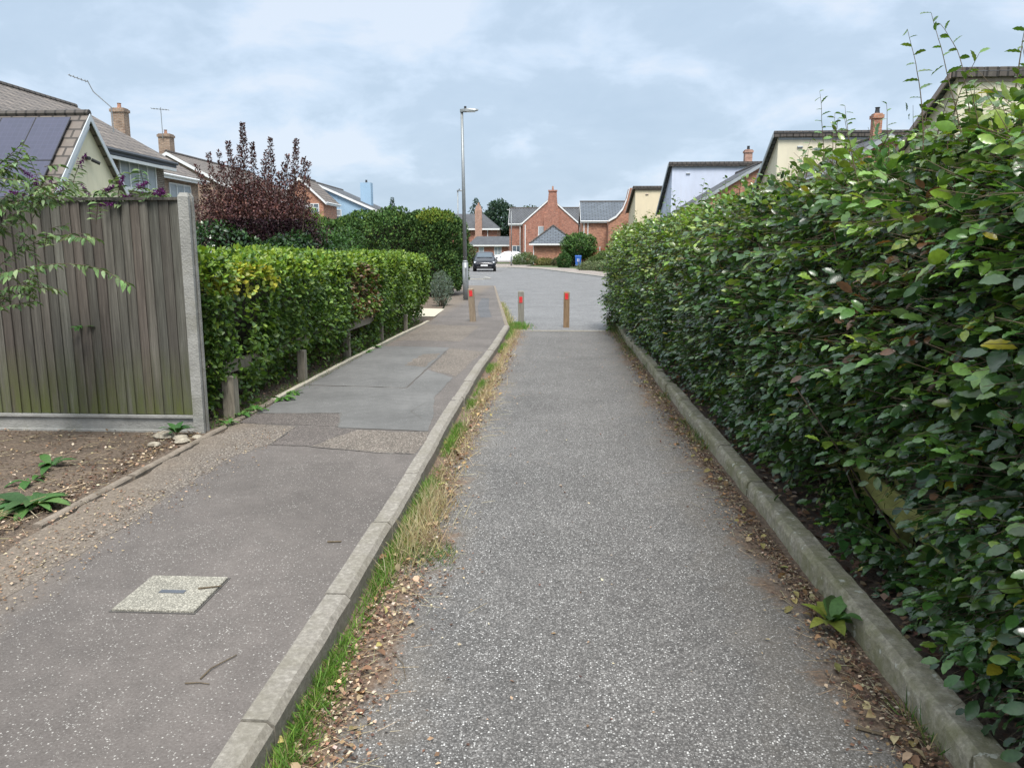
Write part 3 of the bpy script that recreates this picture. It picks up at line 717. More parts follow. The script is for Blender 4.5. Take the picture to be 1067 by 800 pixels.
# --- right row: tall near walls, roofs falling away, brown ridge tiles along the top
def mono(P, x0, x1, y0, y1, zt, ze, wall, verge, roof='tile_grey', topt='tile_dark'):
    g = MB(); g.hull([[(x0, y0, 0), (x0, y1, 0), (x0, y1, ze), (x0, y0, zt)], [(x1, y0, 0), (x1, y1, 0), (x1, y1, ze), (x1, y0, zt)]]); part(g, 'wall', wall, P)
    s_ = (zt - ze) / (y1 - y0); o = .35
    g = MB(); g.slab([(x0 - .25, y0 - .12, zt + .15 + .12 * s_), (x1 + .2, y0 - .12, zt + .15 + .12 * s_), (x1 + .2, y1 + o, ze + .15 - o * s_), (x0 - .25, y1 + o, ze + .15 - o * s_)], .12); part(g, 'roof', roof, P)
    g = MB(); n = int((x1 - x0 + .45) / .45)
    for i in range(n):
        xa = x0 - .25 + i * .45; g.box(xa + .008, xa + .442, y0 - .17, y0 - .02, zt - .06 + random.uniform(-.008, .008), zt + .23, bev=.015)
    part(g, 'ridge_tiles', topt, P)
    g = MB()
    g.hull([[(x0 - .29, y0 - .1, zt + .13), (x0 - .25, y0 - .1, zt + .13), (x0 - .25, y0 - .1, zt - .07), (x0 - .29, y0 - .1, zt - .07)],
            [(x0 - .29, y1 + o, ze + .13 - o * s_), (x0 - .25, y1 + o, ze + .13 - o * s_), (x0 - .25, y1 + o, ze - .07 - o * s_), (x0 - .29, y1 + o, ze - .07 - o * s_)]])
    g.box(x0, x1, y0 - .04, y0 - .002, zt - .17, zt - .065)
    part(g, 'barge_board', verge, P)
    g = MB(); g.tube([(x0 + .9, y0 - .03, zt - .5), (x0 + 1.15, y0 - .03, zt - .5)], .05, 6); part(g, 'wall_vent', verge, P)
G_ = 'right row houses'
h1 = thing('house', 'cream rendered house with brown ridge tiles, nearest above the right hedge', 'house', (12.5, 25, 0), 0, G_)
mono(h1, 12.05, 21, 25, 29.6, 6.7, 4.2, 'cream', 'brownfascia')
h2 = thing('house', 'cream rendered house with dark tile top edge, second along the right row', 'house', (10.9, 38.6, 0), 0, G_)
mono(h2, 10.57, 19.5, 38.6, 42.6, 6.89, 4.17, 'cream', 'greyfascia')
hM2 = thing('brick_house', 'low grey tiled brick house with thin chimney between the two cream houses on the right', 'house', (14, 33, 0), 0, 'low brick houses of the right row')
gable_block(hM2, 'y', 33, 37.5, 10.85, 16, 0, 4.58, 6.1, 'brick_orange', 'tile_grey', 'greyfascia', .25, apex=13.4)
chimney(hM2, 13.35, 34.2, 5.9, 7.15, .34, .34, 'brick_orange', 1, 'black')
hM1 = thing('brick_house', 'low orange brick house with sloping grey roof against the bluish white house', 'house', (11.7, 45, 0), 0, 'low brick houses of the right row')
gable_block(hM1, 'y', 45, 50.5, 7.9, 14.9, 0, 4.15, 6.22, 'brick_orange', 'tile_grey', 'greyfascia', .3, apex=11.4)
h3 = thing('house', 'bluish white rendered house with small brick chimney, third along the right row', 'house', (7.7, 52, 0), 0, G_)
mono(h3, 7.57, 15.5, 52, 57.2, 6.96, 4.22, 'bluewhite', 'greyfascia')
chimney(h3, 12.97, 54.5, 5.2, 8.22, .48, .48, 'brick_pink', 1, 'black')
h4 = thing('house', 'peach cream rendered house joined to the red brick houses at the far right', 'house', (7.1, 71, 0), 0, G_)
mono(h4, 7.15, 14, 71, 77, 6.97, 5.2, 'cream2', 'brownfascia', 'tile_grey')

# --- far brick houses
FG = 'red brick houses at the end of the road'
r0 = thing('brick_house', 'orange brick house with blue grey roof and white eaves behind the brown fence', 'house', (5, 80, 0), 0, FG)
gable_block(r0, 'x', 2.75, 9, 80, 87, 0, 4.55, 6.5, 'brick_orange', 'tile_blue', 'white', .25)
for x in (2.95, 3.35):
    g = MB(); g.tube([(x, 79.93, 0), (x, 79.93, 4.4)], .05, 6); part(g, 'downpipe', 'white', r0)
SW = [(5.28, 4.4), (6.02, 4.81), (6.66, 5.55), (7.02, 6.47), (7.27, 7.57)]
g = MB(); front = [(a, 78.0, b) for a, b in SW] + [(8.5, 78.0, SW[-1][1]), (8.5, 78.0, 0), (SW[0][0], 78.0, 0)]
g.hull([front, [(a, 79.7, b) for a, _, b in front]]); part(g, 'side_wall', 'brick_orange', r0)
g = MB(); rg = [[(a, 77.85, b + .12), (a, 78.3, b + .12), (a, 78.3, b - .08), (a, 77.85, b - .08)] for a, b in SW]; g.hull(rg); part(g, 'swept_eave', 'white', r0)


c0 = thing('brick_house', 'red brick house with tall gable and chimney stack rising up the gable', 'house', (-.6, 95, 0), 0, FG)
gable_block(c0, 'y', 95, 99.5, -3.9, 2.8, 0, 4.85, 7.75, 'brick_red', 'tile_grey', 'white', .12)
gable_block(c0, 'x', -5.7, 4.3, 98, 104, 0, 4.85, 6.8, 'brick_red', 'tile_grey', 'white', .2)
g = MB(); g.hull([[(-1.35, 94.75, 0), (.45, 94.75, 0), (.45, 94.999, 0), (-1.35, 94.999, 0)], [(-1.35, 94.75, 5.6), (.45, 94.75, 5.6), (.45, 94.999, 5.6), (-1.35, 94.999, 5.6)], [(-.9, 94.75, 7.2), (.25, 94.75, 7.2), (.25, 95.4, 7.2), (-.9, 95.4, 7.2)], [(-.78, 94.75, 8.5), (.17, 94.75, 8.5), (.17, 95.4, 8.5), (-.78, 95.4, 8.5)]])
g.box(-.85, .24, 94.68, 95.47, 8.5, 8.68)
ch = part(g, 'chimney', 'brick_red', c0)
g = MB(); g.tube([(-.3, 95.1, 8.68), (-.3, 95.1, 9.15)], [.12, .09], 8); g.build('chimney_pot', m['brick_orange'], ch, off=tuple(c0.location))
window(c0, (-1.65, 95, 3.9), 'y-', .75, 1.05, 1, 'white', 'curtain'); window(c0, (-4.8, 98, 1.6), 'y-', 1.1, 1.1, 2)
for a, b in ((-4.35, 97.92), (-3.6, 94.93), (3.1, 97.9)):
    g = MB(); g.tube([(a, b, 0), (a, b, 4.6)], .06, 6); part(g, 'downpipe', 'white', c0)

gr = thing('garage', 'small brick garage with pointed blue grey hipped roof', 'garage', (-.2, 85, 0))
g = MB(); g.box(-2.35, 2.0, 85, 90, 0, 2.25); part(g, 'wall', 'brick_orange', gr)
g = MB(); ap = (-.2, 87.4, 4.25)
cr = [(-2.75, 84.6, 2.25), (2.4, 84.6, 2.25), (2.4, 90.3, 2.25), (-2.75, 90.3, 2.25)]
for i in range(4): g.poly([cr[i], cr[(i + 1) % 4], ap])
g.poly(cr[::-1]); part(g, 'roof', 'tile_blue', gr)
g = MB()
for q in cr[:2]: g.tube([(q[0], q[1], 2.3), (ap[0], ap[1], 4.3)], .09, 6)
part(g, 'hip_tiles', 'tile_dark', gr)
g = MB(); g.box(-2.8, 2.45, 84.5, 84.58, 2.1, 2.27); part(g, 'gutter', 'white', gr)
g = MB(); g.tube([(-2.3, 84.9, 0), (-2.3, 84.9, 2.2)], .05, 6); part(g, 'downpipe', 'white', gr)

l1 = thing('brick_house', 'brick house with dark hipped roof, outside chimney and low wing behind the black car', 'house', (-12, 115, 0), 0, FG)
g = MB(); g.box(-22, -8.5, 115, 122, 0, 4.7); part(g, 'wall', 'brick_red', l1)
g = MB(); A, B = (-19, 118.5, 7.0), (-10.8, 118.5, 7.0); E4 = [(-22.3, 114.6, 4.65), (-8.1, 114.6, 4.65), (-8.1, 122.4, 4.65), (-22.3, 122.4, 4.65)]
g.poly([E4[0], E4[1], B, A]); g.poly([E4[1], E4[2], B]); g.poly([E4[2], E4[3], A, B]); g.poly([E4[3], E4[0], A]); g.poly(E4[::-1]); part(g, 'roof', 'tile_grey', l1)
g = MB(); g.box(-22.3, -8.1, 114.45, 114.58, 4.5, 4.72); part(g, 'gutter', 'white', l1)
g = MB(); g.tube([(-9.9, 114.9, 0), (-9.9, 114.9, 4.6)], .06, 6); part(g, 'downpipe', 'white', l1)
g = MB(); g.hull([[(-11.9, 114.3, 0), (-10.5, 114.3, 0), (-10.5, 114.99, 0), (-11.9, 114.99, 0)], [(-11.9, 114.3, 3.2), (-10.5, 114.3, 3.2), (-10.5, 114.99, 3.2), (-11.9, 114.99, 3.2)], [(-11.7, 114.3, 3.8), (-10.7, 114.3, 3.8), (-10.7, 114.99, 3.8), (-11.7, 114.99, 3.8)], [(-11.7, 114.3, 7.3), (-10.7, 114.3, 7.3), (-10.7, 114.99, 7.3), (-11.7, 114.99, 7.3)], [(-11.5, 114.4, 8.0), (-10.9, 114.4, 8.0), (-10.9, 114.9, 8.0), (-11.5, 114.9, 8.0)]])
ch = part(g, 'chimney', 'brick_pink', l1)
g = MB(); g.tube([(-11.2, 114.65, 8), (-11.2, 114.65, 8.4)], [.15, .11], 8); g.build('chimney_pot', m['brick_orange'], ch, off=tuple(l1.location))
g = MB(); g.box(-11.5, -6.4, 106, 110, 0, 2.3); part(g, 'wing_wall', 'brick_red', l1)
g = MB(); g.slab([(-11.9, 105.7, 2.3), (-5.9, 105.7, 2.3), (-5.9, 110, 3.5), (-11.0, 110, 3.5)], .1); part(g, 'wing_roof', 'tile_grey', l1)
g = MB(); g.box(-11.9, -5.9, 105.6, 105.69, 2.1, 2.28); part(g, 'wing_gutter', 'white', l1)
window(l1, (-7.75, 106, 1.5), 'y-', 1.0, 1.2, 2, 'white', 'curtain')
window(l1, (-10, 106, 1.5), 'y-', .7, 1.0, 1, 'white', 'curtain')

# brown fence + bin
bf = thing('garden_fence', 'red brown vertical board fence between the round tree and the right hedge', 'fence', (3.9, 77.5, 0))
g = MB(); x = 2.7
while x < 6.4: g.box(x, x + .14, 77.5, 77.52 + random.uniform(0, .01), .06, 1.75 + random.uniform(-.01, .01), col=(1, 1, 1)); x += .145
part(g, 'board_panel', 'red_fence', bf)
for x in (2.62, 4.45, 6.4):
    g = MB(); g.box(x - .04, x + .04, 77.4, 77.48, 0, 1.9); part(g, 'fence_post', 'palegrey', bf)
bn = thing('wheelie_bin', 'blue wheelie bin standing on the pavement below the round tree', 'bin', (2.25, 74.9, .03))
g = MB(); g.hull([[(-.24, -.26, .06), (.24, -.26, .06), (.24, .24, .06), (-.24, .24, .06)], [(-.29, -.36, .93), (.29, -.36, .93), (.29, .34, .93), (-.29, .34, .93)]]); g.build('body', m['binblue'], bn)
g = MB(); g.hull([[(-.31, -.39, .94), (.31, -.39, .94), (.31, .38, .94), (-.31, .38, .94)], [(-.3, -.37, 1.0), (.3, -.37, 1.0), (.3, .36, 1.05), (-.3, .36, 1.05)]]); g.build('lid', m['binblue'], bn)
g = MB(); g.hull([[(x, -.345, z) for x, z in ((-.1, .45), (-.05, .45), (-.05, .75), (-.1, .75))], [(x, -.30, z) for x, z in ((-.1, .45), (-.05, .45), (-.05, .75), (-.1, .75))]])
g.hull([[(x, -.345, z) for x, z in ((.04, .45), (.09, .45), (.09, .75), (.04, .75))], [(x, -.30, z) for x, z in ((.04, .45), (.09, .45), (.09, .75), (.04, .75))]]); g.build('number', m['white'], bn)
for s_ in (-1, 1):
    g = MB(); g.tube([(s_ * .22, .27, .1), (s_ * .28, .27, .1)], .1, 12); g.build('wheel', m['rubber'], bn)

# ------------------------------------------------------------------ cars (front towards -y)
def car(label, loc, rz, paint, L=3.9, W=.83, H=1.45, grp='parked cars'):
    P = thing('parked_car', label, 'car', loc, rz, grp)
    k = L / 3.9
    # station: y, z_low, z_belt, z_top, half_low, half_belt, half_top
    st = [(-1.95, .32, .50, .55, .62, .66, .60), (-1.88, .22, .58, .68, .76, .78, .66), (-1.5, .2, .68, .84, .82, .82, .70), (-1.05, .2, .80, .94, W, W, .70),
          (-.85, .2, .84, 1.0, W, W, .70), (-.25, .2, .88, 1.36, W, W, .58), (.2, .2, .9, 1.44, W, W, .58), (.9, .2, .92, 1.43, W, W, .57), (1.45, .2, .93, 1.34, .82, .82, .54), (1.78, .24, .9, 1.02, .79, .78, .6), (1.93, .34, .62, .7, .7, .7, .6)]
    rings = []
    for (y, zl, zb, zt, hl, hb, ht) in st:
        zt = zt * H / 1.45; y *= k
        pr_ = [(hl * .88, zl), (hl, zl + .1), (hl, (zl + zb) / 2), (hb, zb), (ht + (hb - ht) * .12, zt - .05), (ht * .85, zt), (0, zt + .015)]
        rings.append([(x, y, z) for x, z in pr_] + [(-x, y, z) for x, z in pr_[-2::-1]])
    g = MB(); g.hull(rings); o = g.build('body', m[paint], P, True)
    # glazing: thin panels just proud of the body
    def at(i, j, s_=1, out=.008):
        a = Vector(rings[i][j]); a.x = a.x * 1.0 + math.copysign(out, a.x) if abs(a.x) > 1e-6 else a.x; a.z += out * .7; a.x *= s_; return a
    def lerp(a, b, t_): return a + (b - a) * t_
    g = MB(); # windscreen between stations 4 and 6
    A, B = at(4, 5), at(5, 5); A2, B2 = Vector((-A.x, A.y, A.z)), Vector((-B.x, B.y, B.z))
    off = Vector((0, -.02, .015))
    def quad(mb, q, th): mb.hull([[tuple(p) for p in q], [tuple(p + th) for p in q]])
    quad(g, [lerp(A, B, .08) + off, lerp(B, A, .06) + off, lerp(B2, A2, .06) + off, lerp(A2, B2, .08) + off], Vector((0, -.008, .006)))
    g.build('windscreen', m['carglass'], P)
    for s_ in (-1, 1):
        g = MB()
        lo = [lerp(Vector(rings[i][3]), Vector(rings[i][4]), .12) for i in (5, 6, 7, 8)]
        hi = [lerp(Vector(rings[i][3]), Vector(rings[i][4]), .88) for i in (5, 6, 7, 8)]
        lo[0] = lerp(lo[0], Vector(rings[4][3]), .55) + Vector((0, 0, .03)); hi[3].y -= .1
        for a in range(3):
            q = [lo[a] + Vector((0, .02, 0)), lo[a + 1] - Vector((0, .02, 0)), hi[a + 1] - Vector((0, .02, 0)), hi[a] + Vector((0, .02, 0))]
            q = [Vector(((p.x + .008) * s_, p.y, p.z)) for p in q]
            quad(g, q, Vector((s_ * .008, 0, .003)))
        g.build('side_windows', m['carglass'], P)
        g = MB(); g.hull([[(s_ * .48, -1.9 * k, .56), (s_ * .74, -1.83 * k, .6), (s_ * .75, -1.76 * k, .74), (s_ * .52, -1.83 * k, .68)], [(s_ * .48, -1.8 * k, .56), (s_ * .74, -1.73 * k, .6), (s_ * .75, -1.66 * k, .74), (s_ * .52, -1.73 * k, .68)]]); g.build('headlight', m['lamp'], P)
        g = MB(); g.hull([[(s_ * .84, -.72, .92), (s_ * .84, -.58, .92), (s_ * .84, -.58, 1.04), (s_ * .84, -.72, 1.04)], [(s_ * 1.0, -.7, .93), (s_ * 1.0, -.6, .93), (s_ * 1.0, -.6, 1.04), (s_ * 1.0, -.7, 1.04)]]); g.build('wing_mirror', m[paint], P)
        g = MB(); g.box(*sorted((s_ * .62, s_ * .78)), 1.84 * k, 1.90 * k, .72, .86); g.build('tail_light', m['reflector'], P)
        for y in (-1.25 * k, 1.25 * k):
            g = MB(); g.tube([(s_ * .66, y, .31), (s_ * .855, y, .31)], .31, 20); wl = g.build('wheel', m['rubber'], P)
            g = MB(); g.tube([(s_ * .80, y, .31), (s_ * .865, y, .31)], .2, 14); g.build('rim', m['rim'], wl)
    g = MB(); g.box(-.4, .4, -1.975 * k, -1.9 * k, .52, .6, bev=.01); g.box(-.55, .55, -1.975 * k, -1.88 * k, .24, .37, bev=.01); g.build('grille', m['black'], P)
    g = MB(); g.box(-.26, .26, -1.99 * k, -1.96 * k, .40, .51); g.build('number_plate', m['white'], P)
    g = MB(); g.hull([[(-.5, 1.60 * k, 1.28), (.5, 1.60 * k, 1.28), (.55, 1.80 * k, 1.02), (-.55, 1.80 * k, 1.02)], [(-.5, 1.63 * k, 1.30), (.5, 1.63 * k, 1.30), (.55, 1.83 * k, 1.04), (-.55, 1.83 * k, 1.04)]]); g.build('rear_window', m['carglass'], P)
    return P
car('black hatchback facing the camera beside the far end of the road', (-5.35, 59.4, -.004), math.radians(4), 'carblack')
car('white car parked side on in front of the brick wing', (-5.5, 88.5, .03), math.radians(-86), 'carwhite', 4.1, .83, 1.42)
car('pale silver car roof just showing over the left hedge beside the fence post', (-5.6, 11.6, .085), math.radians(60), 'carsilver', 4.0, .83, 1.52)

# ------------------------------------------------------------------ right beech hedge
HZ = np.array([.08, .3, .7, 1.2, 1.64, 1.86, 1.95]); HX = np.array([1.50, 1.40, 1.21, 1.17, 1.20, 1.30, 1.5])
def hx(z): return np.interp(z, HZ, HX)
rh = thing('beech_hedge', 'tall glossy beech hedge with loose top shoots running along the right kerb', 'hedge', (1.9, 8, .07))
def put_origin(o, P):
    o.matrix_parent_inverse = Matrix.Translation(-Vector(P.location)); return o
NS = 19500
z = R.uniform(.1, 1.96, NS); y = 1.0 + 14.8 * R.uniform(0, 1, NS) ** 1.25
depth = R.exponential(.085, NS).clip(0, .3)
roots = np.stack([hx(z), y, z], 1)
onose = R.uniform(0, 1, NS) < .10      # far end cap
topm = (~onose) & (R.uniform(0, 1, NS) < .2)
lump = vnoise(roots, 2.2, 1) * .07 + vnoise(roots, 5.5, 2) * .05
outd = np.zeros((NS, 3)); outd[:, 0] = -1
# top
xt = R.uniform(1.3, 2.5, NS); zt = 1.90 + .05 * np.sin(xt * 3) + R.normal(0, .03, NS)
roots[topm] = np.stack([xt, y, zt], 1)[topm]; outd[topm] = np.array([-.15, 0, 1.])
xe = R.uniform(1.2, 2.6, NS); ze = R.uniform(.1, 1.9, NS)
yc = 15.6 - .5 * ((1.6 - xe).clip(0) / .45) ** 2
roots[onose] = np.stack([xe, yc, ze], 1)[onose]; outd[onose] = np.array([-.2, 1., 0])
roots[:, 0] += np.where(onose, 0, .0)
side = (~onose) & (~topm)
rise = np.interp(roots[:, 1], [2.2, 3.0, 5.5], [.07, .06, 0.]) * np.clip((roots[:, 2] - 1.2) / .7, 0, 1); roots[:, 2] += rise
roots = roots - outd * (depth[:, None] + .13) + outd * lump[:, None]
# hole in front of the mossy rail, and thinner places
keep = np.ones(NS, bool)
cen = roots + outd * .12
hole = ((cen[:, 1] - 3.35) / .62) ** 2 + ((cen[:, 2] - .47) / .21) ** 2 < 1
keep &= ~(hole & side)
tq = 1.6 / cen[:, 0].clip(.8); yq = cen[:, 1] * tq; zq = 1.55 - (1.55 - cen[:, 2]) * tq
keep &= ~((((yq - 3.42) / .42) ** 2 + ((zq - .38) / .17) ** 2 < 1) & (cen[:, 0] < 1.66))
hole = ((cen[:, 1] - 5.2) / .5) ** 2 + ((cen[:, 2] - 1.0) / .12) ** 2 < 1
keep &= ~(hole & side & (R.uniform(0, 1, NS) < .6))
thin = vnoise(cen, 3.1, 9) < -.52
keep &= ~(thin & side & (R.uniform(0, 1, NS) < .75))
low = (cen[:, 2] < .28) & side & (vnoise(cen, 2.4, 12) > .1)
keep &= ~low
roots, outd, depth, side, topm, onose = [a[keep] for a in (roots, outd, depth, side, topm, onose)]
NS = len(roots)
roots[:, 0] -= np.interp(roots[:, 1], [8, 13, 15], [0, .10, .16]) * np.where(roots[:, 2] < .7, 1.3, .6)
d = outd * 1.0 + R.normal(0, .42, (NS, 3)); d[:, 2] += np.where(topm, .2, R.normal(-.08, .3, NS)); d = unit(d)
L = R.uniform(.16, .3, NS)
up = np.tile(np.array([-.25, 0, 1.]), (NS, 1)) + R.normal(0, .28, (NS, 3))
up[topm] = unit(R.normal(0, 1, (topm.sum(), 3))) + np.array([-.5, 0, .6])
up = unit(up - (up * d).sum(1, keepdims=True) * d); sd = np.cross(d, up)
K = 7
ks = np.arange(K)
tt = (ks + .4) / K
Pp = roots[:, None, :] + d[:, None, :] * (tt[None, :, None] * L[:, None, None]) - up[:, None, :] * (tt[None, :, None] ** 2 * .03)
sg = np.where(ks % 2 == 0, 1., -1.)
ax = d[:, None, :] * (.55 + .45 * tt[None, :, None]) + sd[:, None, :] * (sg * (1 - .5 * (ks == K - 1)))[None, :, None] * .85 + R.normal(0, .16, (NS, K, 3))
ax[:, :, 2] -= .12
nr = up[:, None, :] + R.normal(0, .42, (NS, K, 3)) + np.array([-.25, 0, 0])
base = R.uniform(.034, .074, NS)
sz = base[:, None] * R.uniform(.65, 1.2, (NS, K)) * np.where(ks == K - 1, .8, 1)[None, :]
# colour per spray: dark glossy mature leaves, lime young growth mostly high up, per-leaf variation
zz = roots[:, 2]
pal_d = palette(NS, [(.036, .085, .024), (.052, .118, .027), (.08, .16, .032), (.04, .088, .034)], jit=.18)
pal_y = palette(NS, [(.10, .19, .028), (.16, .27, .036), (.125, .21, .026), (.2, .28, .045)], jit=.15)
young = R.uniform(0, 1, NS) < np.interp(zz, [0, 1.0, 1.5, 1.9, 2.2], [.05, .09, .22, .6, .9]) + np.interp(roots[:, 1], [5, 13], [0, .5]) * np.interp(zz, [.3, 1.1], [.2, 1])
pc = np.where(young[:, None], pal_y, pal_d) * (1 + .3 * vnoise(roots, 2.6, 41))[:, None]
lc = pc[:, None, :] * (1 + R.normal(0, .22, (NS, K, 1))).clip(.6, 1.5)
bl = ((vnoise(roots, 4.2, 55) > .78)[:, None]) & (R.uniform(0, 1, (NS, K)) < .5); lc = np.where(bl[..., None], np.array([.15, .07, .03]), lc)
yl = R.uniform(0, 1, (NS, K)) < .008
lc = np.where(yl[..., None], np.array([.32, .28, .03]), lc)
pk = R.uniform(0, 1, (NS, K)) < .93
def fl(a): return a.reshape(-1, a.shape[-1])[pk.ravel()]
LP, LA, LN, LS, LC = [fl(Pp), ], fl(ax), fl(nr), sz.ravel()[pk.ravel()], fl(lc)
LP = LP[0]
tw0 = [roots]; tw1 = [roots + d * L[:, None]]; twr0 = [np.full(NS, .0019)]; twr1 = [np.full(NS, .0008)]
# long loose shoots above the top
shoots = [(1.46, 2.9, 1.95, .44, -.2, .0), (1.40, 2.85, 1.95, .42, -.25, .1), (1.3, 2.9, 1.9, .44, -.05, .0), (1.6, 2.7, 1.95, .36, .1, 0), (1.55, 2.6, 2.0, .4, .15, .1), (1.42, 4.3, 1.98, .4, 0, 0), (1.5, 4.4, 1.98, .33, .05, 0), (1.45, 4.0, 1.95, .3, -.1, 0)]
for i in range(28):
    yy = R.uniform(2.2, 3.9); shoots.append((R.uniform(1.3, 2.0), yy, R.uniform(1.92, 2.0), R.uniform(.1, .24), R.normal(-.05, .2), R.normal(0, .2)))
for i in range(130):
    yy = 2.5 + 13 * R.uniform() ** 1.2; shoots.append((R.uniform(1.28, 1.9), yy, R.uniform(1.8, 1.95), R.uniform(.12, .34), R.normal(0, .15), R.normal(0, .15)))
for i in range(26):   # sideways shoots
    shoots.append((R.uniform(1.2, 1.3), R.uniform(2, 14), R.uniform(.6, 1.8), R.uniform(.15, .3), -2.2, R.normal(0, .5)))
SP, SA, SN, SS, SC_ = [], [], [], [], []
for (x, yy, zz_, l, lx, ly) in shoots:
    dv = unit(np.array([lx, ly, 1.0]) if lx > -1 else np.array([-1, ly, R.uniform(.1, .8)])); n = int(l / .03); p = np.array([x, yy, zz_]); bend = R.normal(0, .02, 3)
    for k in range(n):
        q = p + dv * .03; dv = unit(dv + bend + R.normal(0, .04, 3))
        tw0.append(p[None]); tw1.append(q[None]); rr_ = .0024 * (1 - k / n) + .0008; twr0.append(np.array([rr_])); twr1.append(np.array([rr_ * .93]))
        if k >= 1:
            s_ = np.cross(dv, [0, 1, 0] if abs(dv[1]) < .7 else [1, 0, 0]); s_ = unit(s_) * (1 if k % 2 else -1)
            s_ = s_ + R.normal(0, .35, 3)
            SP.append(q); SA.append(s_ * .9 + dv * .35 + np.array([0, 0, -.1])); SN.append(dv + R.normal(0, .3, 3)); SS.append(R.uniform(.035, .07) * (1 - .45 * k / n) * min(1, yy / 3 * 1.1 if yy < 3 else 1))
            SC_.append(palette(1, [(.06, .13, .025), (.085, .16, .03), (.1, .17, .03)])[0])
        p = q
# a few low loose sprays of ivy-like leaf over the kerb edge near the camera
LP = np.concatenate([LP, np.array(SP)]); LA = np.concatenate([LA, np.array(SA)]); LN = np.concatenate([LN, np.array(SN)])
LS = np.concatenate([LS, np.array(SS)]); LC = np.concatenate([LC, np.array(SC_)])
near = LP[:, 1] < 4.6
f1 = instances('leaves', OV_V, OV_F, LP[near], LA[near], LN[near], LS[near], LC[near], m['leaf'])
f2 = instances('far_leaves', LEAF_V, LEAF_F, LP[~near], LA[~near], LN[~near], LS[~near] * 1.05, LC[~near], m['leaf'])
for f in (f1, f2): f.parent = rh; put_origin(f, rh)
o = rods('branches', np.concatenate(tw0), np.concatenate(tw1), np.concatenate(twr0), np.concatenate(twr1), (1, 1, 1), m['twig'], rh); put_origin(o, rh)
# woody inside: many upright stems; solid core painted dark for the shade within
n = 1500
yy = R.uniform(.8, 15.3, n); xx = R.uniform(1.62, 2.4, n); b0 = np.stack([xx, yy, np.full(n, .05)], 1)
b1 = b0 + np.stack([R.normal(-.08, .2, n), R.normal(0, .25, n), R.uniform(.9, 1.8, n)], 1)
o = rods('stems', b0, b1, R.uniform(.005, .014, n), np.full(n, .003), (1, 1, 1), m['bark'], rh); put_origin(o, rh)
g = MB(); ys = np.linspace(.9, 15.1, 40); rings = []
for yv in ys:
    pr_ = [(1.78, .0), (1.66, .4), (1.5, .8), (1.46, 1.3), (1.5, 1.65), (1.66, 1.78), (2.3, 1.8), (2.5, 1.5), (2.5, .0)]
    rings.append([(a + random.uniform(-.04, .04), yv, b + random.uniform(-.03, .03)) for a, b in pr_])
g.hull(rings); o = g.build('shade_core', m['darkcore'], rh); put_origin(o, rh)

# ------------------------------------------------------------------ generic foliage volume
def bushy(P, name, shape_pts, n, size, cols, wts, mat, tv=SLEAF_V, tf=SLEAF_F, upb=.5, outb=.6, jit=.18, wid=None, droop=0.):
    """shape_pts: function n -> (pos, outward normal)"""
    pos, nor = shape_pts(n)
    ax = unit(nor * outb + R.normal(0, .7, (len(pos), 3)) + np.array([0, 0, -droop]))
    nm = nor * .6 + np.array([0, 0, upb]) + R.normal(0, .5, (len(pos), 3))
    c = palette(len(pos), cols, wts, jit)
    c *= (1 + .22 * vnoise(pos, 2.2, 4))[:, None]
    o = instances(name, tv, tf, pos, ax, nm, R.uniform(.7, 1.25, len(pos)) * size, c, mat, P, wid)
    put_origin(o, P); return o

def ellip(cx, cy, cz, rx, ry, rz, lump=.22, f=2.0, inner=.45, seed=1, gap=-.75):
    def fn(n):
        u = unit(R.normal(0, 1, (n, 3))); r = 1 - R.uniform(0, 1, n) ** 2 * inner
        l = 1 + lump * vnoise(u * f + seed, 1.3, seed) + lump * .6 * vnoise(u * f * 2.3 + seed, 1.3, seed + 3)
        p = u * np.array([rx, ry, rz]) * (r * l)[:, None] + np.array([cx, cy, cz])
        k = vnoise(p, 1.6 / max(rx, .5) * 2, seed + 5) > gap
        return p[k], u[k]
    return fn

def boxy(x0, x1, y0, y1, z0, z1, lump=.08, inner=.25, rnd=.25, faces=('x-', 'x+', 'y-', 'y+', 'z+'), seed=1, f=2.):
    def fn(n):
        ar = {'x-': (y1 - y0) * (z1 - z0), 'x+': (y1 - y0) * (z1 - z0), 'y-': (x1 - x0) * (z1 - z0), 'y+': (x1 - x0) * (z1 - z0), 'z+': (x1 - x0) * (y1 - y0)}
        w = np.array([ar[q] for q in faces]); idx = R.choice(len(faces), n, p=w / w.sum())
        p = np.stack([R.uniform(x0, x1, n), R.uniform(y0, y1, n), R.uniform(z0, z1, n)], 1); nor = np.zeros((n, 3))
        for i, q in enumerate(faces):
            s = idx == i; a = 'xyz'.index(q[0]); sg = 1 if q[1] == '+' else -1
            p[s, a] = [(x0, x1), (y0, y1), (z0, z1)][a][sg > 0]; nor[s, a] = sg
        # round the upper edges
        c = np.array([(x0 + x1) / 2, (y0 + y1) / 2, (z0 + z1) / 2]); h = np.array([x1 - x0, y1 - y0, z1 - z0]) / 2
        q = (p - c); core = np.clip(q, -(h - rnd), h - rnd); e = q - core
        el = np.linalg.norm(e, axis=1, keepdims=True); e2 = e / np.maximum(el, 1e-6) * np.minimum(el, rnd)
        nor = np.where(el > 1e-4, e / np.maximum(el, 1e-6), nor); p = c + core + e2
        p = p + nor * (lump * (vnoise(p, f, seed) + .6 * vnoise(p, f * 2.4, seed + 1)) - R.exponential(.3, n) * inner)[:, None]
        return p, nor
    return fn

